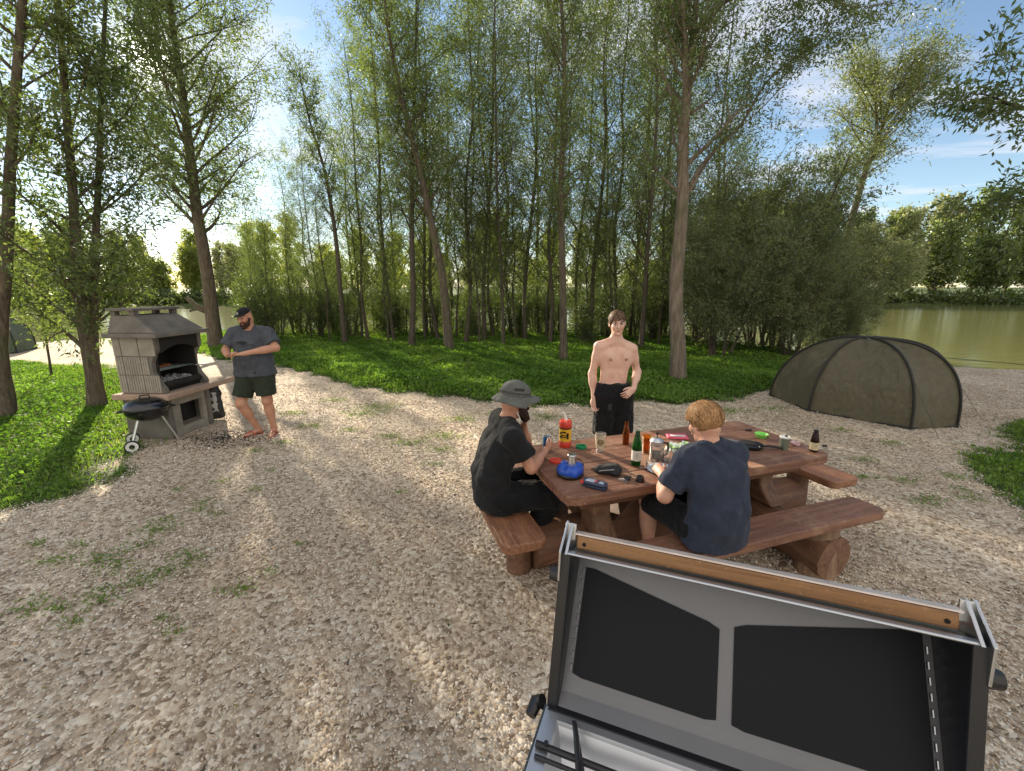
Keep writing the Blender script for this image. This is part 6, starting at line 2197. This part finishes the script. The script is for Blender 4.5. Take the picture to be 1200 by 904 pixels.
for sx in (-1, 1):
    sd = 'R' if sx > 0 else 'L'
    S.cyl(JJ['pelvis'] + Vector((sx * .055, 0, 0)), JJ['waist'] + Vector((sx * .052, 0, -.06)), .124, .112, .05, Vector((0, 1, 0)), .88)
    S.cone(JJ['hip' + sd], JJ['kn' + sd], .112, .088, .05)
    S.cone(JJ['kn' + sd], JJ['an' + sd] + Vector((0, 0, .02)), .086, .062, .03)
o = solid(S, 'trousers', C_BSH, t, .009); folds(o, .006, 4.)
WS = simple('white_sole', (.6, .6, .58), .6)
for sd in ('R', 'L'):
    shoe(t, JJ['an' + sd], (0, 1, 0), P_BLKM, WS)
    MB().tube([JJ['an' + sd] + Vector((0, -.01, .0)), JJ['an' + sd] + Vector((0, -.01, .07))], [.042, .044], 14).build('sock', P_WHT, t, smooth=True)
MB().tube([JJ['pelvis'] + Vector((.165, .05, .06)), JJ['pelvis'] + Vector((.17, .085, .02)), JJ['pelvis'] + Vector((.168, .06, -.02))], .006, 6).build('key_clip', simple('clip', (.5, .5, .5), .3, .8), t)
MB().tube([P(-.0, .0, -.075) + Vector((.06, .0, 0)), P(.055, .04, -.13), P(.02, .07, -.16)], .004, 6).build('hat_cord', P_WHT, t)
S = SDF()
for sx in (-1, 1):
    S.cone(P(sx * .062, .015, -.02), P(sx * .045, .06, -.09), .018, .026, .015)
    S.cone(P(sx * .045, .06, -.09), P(0, .088, -.125), .026, .032, .015)
    S.cone(P(sx * .030, .088, -.060), P(sx * .03, .075, -.095), .010, .014, .01)
    S.cone(P(sx * .028, .092, -.052), P(0, .104, -.050), .007, .007, .006)
solid(S, 'beard', H_BEARD, t, .005, .008, 60)
for sx in (-1, 1):   # sunglasses
    MB().tube([P(sx * .012, .108, .006), P(sx * .05, .098, .008), P(sx * .075, .06, .01), P(sx * .080, .0, .01)], [.012, .014, .005, .003], 8).build('sunglasses', P_BLK, t, smooth=True)
S = SDF().ell(P(0, -.01, .05), (.089, .110, .088), .01, M)
S.plane(P(0, 0, .035), M @ Vector((0, -.05, -1)))
hat = solid(S, 'hat', C_HAT, t, .006)
br = MB()
nb = 48; rings = []
for i in range(nb):
    a = 2 * math.pi * i / nb
    sa, ca = math.sin(a), math.cos(a)
    row = []
    for f in (0, .35, .7, 1.):
        r1x, r1y = .086 + .062 * f, .107 + (.078 if ca > 0 else .055) * f
        z = .040 - .028 * f * (1 + .5 * abs(sa)) + (.012 * f if ca > .3 else -.018 * f) + .007 * f * math.sin(3 * a + 1)
        row.append(P(r1x * sa, -.01 + r1y * ca, z))
    rings.append(row)
vs = [p for r_ in rings for p in r_]
fs = [(i * 4 + j, i * 4 + j + 1, ((i + 1) % nb) * 4 + j + 1, ((i + 1) % nb) * 4 + j) for i in range(nb) for j in range(3)]
br.add(vs, fs); o = br.build('brim', C_HAT, hat, smooth=True); s_ = o.modifiers.new('solid', 'SOLIDIFY'); s_.thickness = .004; s_.offset = 0
bn = MB().tube([P(.0895 * math.sin(a), -.01 + .1105 * math.cos(a), .058) for a in [2 * math.pi * i / 32 for i in range(33)]], .0045, 6, cap=False)
bn.build('hat_band', simple('hat_band_dark', (.04, .042, .036), .8), hat, smooth=True)
for sx in (-1, 1):
    bn = MB().box((0, 0, 0), (.004, .07, .026)); Mm = Matrix.Translation(P(sx * .0865, -.01, .085)) @ M.to_4x4() @ Matrix.Rotation(R(-22 * -sx), 4, 'Y')
    bn.v = [Mm @ v for v in bn.v]
    bn.build('vent_panel', simple('hat_mesh', (.05, .052, .045), .9), hat, bevel=.001)

# ---------------------------------------------------------------- blond man on the near bench
J = dict(pelvis=(0, -.05, .57), waist=(.0, -.06, .71), chest=(0, -.005, .88), neck=(0, .06, 1.05), head=(-.005, .125, 1.185), look=(-.12, 1, -.38),
         shR=(.180, .045, .985), shL=(-.182, .045, .985), elR=(.27, .12, .77), elL=(-.285, .085, .755), wrR=(.13, .32, .80), wrL=(-.165, .27, .805),
         hipR=(.095, .0, .55), hipL=(-.095, .0, .55), knR=(.15, .42, .555), knL=(-.15, .42, .555), anR=(.16, .34, .10), anL=(-.15, .36, .10))
t, S, JJ, M, P = person('blond man in a navy shirt sitting with his back to the camera', tloc(.86, -.245), TR, J, SK1, 1.0, fat=.006,
                        hands={'R': ((-.4, .8, .05), (-.5, 0, -.6), .9), 'L': ((.2, .85, .12), (.6, -.1, -.7), .9)})
tee(t, S, JJ, C_NAVY, fat=.006, hem=.09, sleeve=.72, hang=.024, seed=12., amp=.006)
T_ = S.torso; S = SDF(); S.p = list(T_); S.off(.008); S.plane(JJ['waist'] + Vector((0, 0, -.06)), (0, 0, 1))
for sx in (-1, 1):
    sd = 'R' if sx > 0 else 'L'
    S.cyl(JJ['pelvis'] + Vector((sx * .055, 0, -.01)), JJ['waist'] + Vector((sx * .052, 0, -.06)), .122, .110, .05, Vector((0, 1, 0)), .88)
    S.cyl(JJ['hip' + sd], JJ['hip' + sd].lerp(JJ['kn' + sd], .93), .104, .094, .05)
    S.cone(JJ['pelvis'] + Vector((sx * .05, 0, -.01)), JJ['hip' + sd], .112, .104, .05)
S.plane((0, 0, .452), (0, 0, -1))
o = solid(S, 'shorts', C_BSH, t, .009)
for sd in ('R', 'L'):
    shoe(t, JJ['an' + sd], (0, 1, 0), P_BLKM, WS)
brows(t, P, H_BLOND); lips(t, P)
hair(t, P, M, H_BLOND, lambda p: p[2] > .035 or (p[1] < .01 and p[2] > -.07), lambda p: (.35 * (1 if p[0] > 0 else -1) + .1, -.5 if p[2] > .03 else -.1, -.25 if p[2] > .05 else -1), n=5200, L=.075, wave=.05,
     cap=(.081, .104, .090), cut=[((0, .10, -.03), (.066, .06, .085)), ((0, .06, -.10), (.09, .09, .062))], vol=.004, lift=.010, wid=.0013)
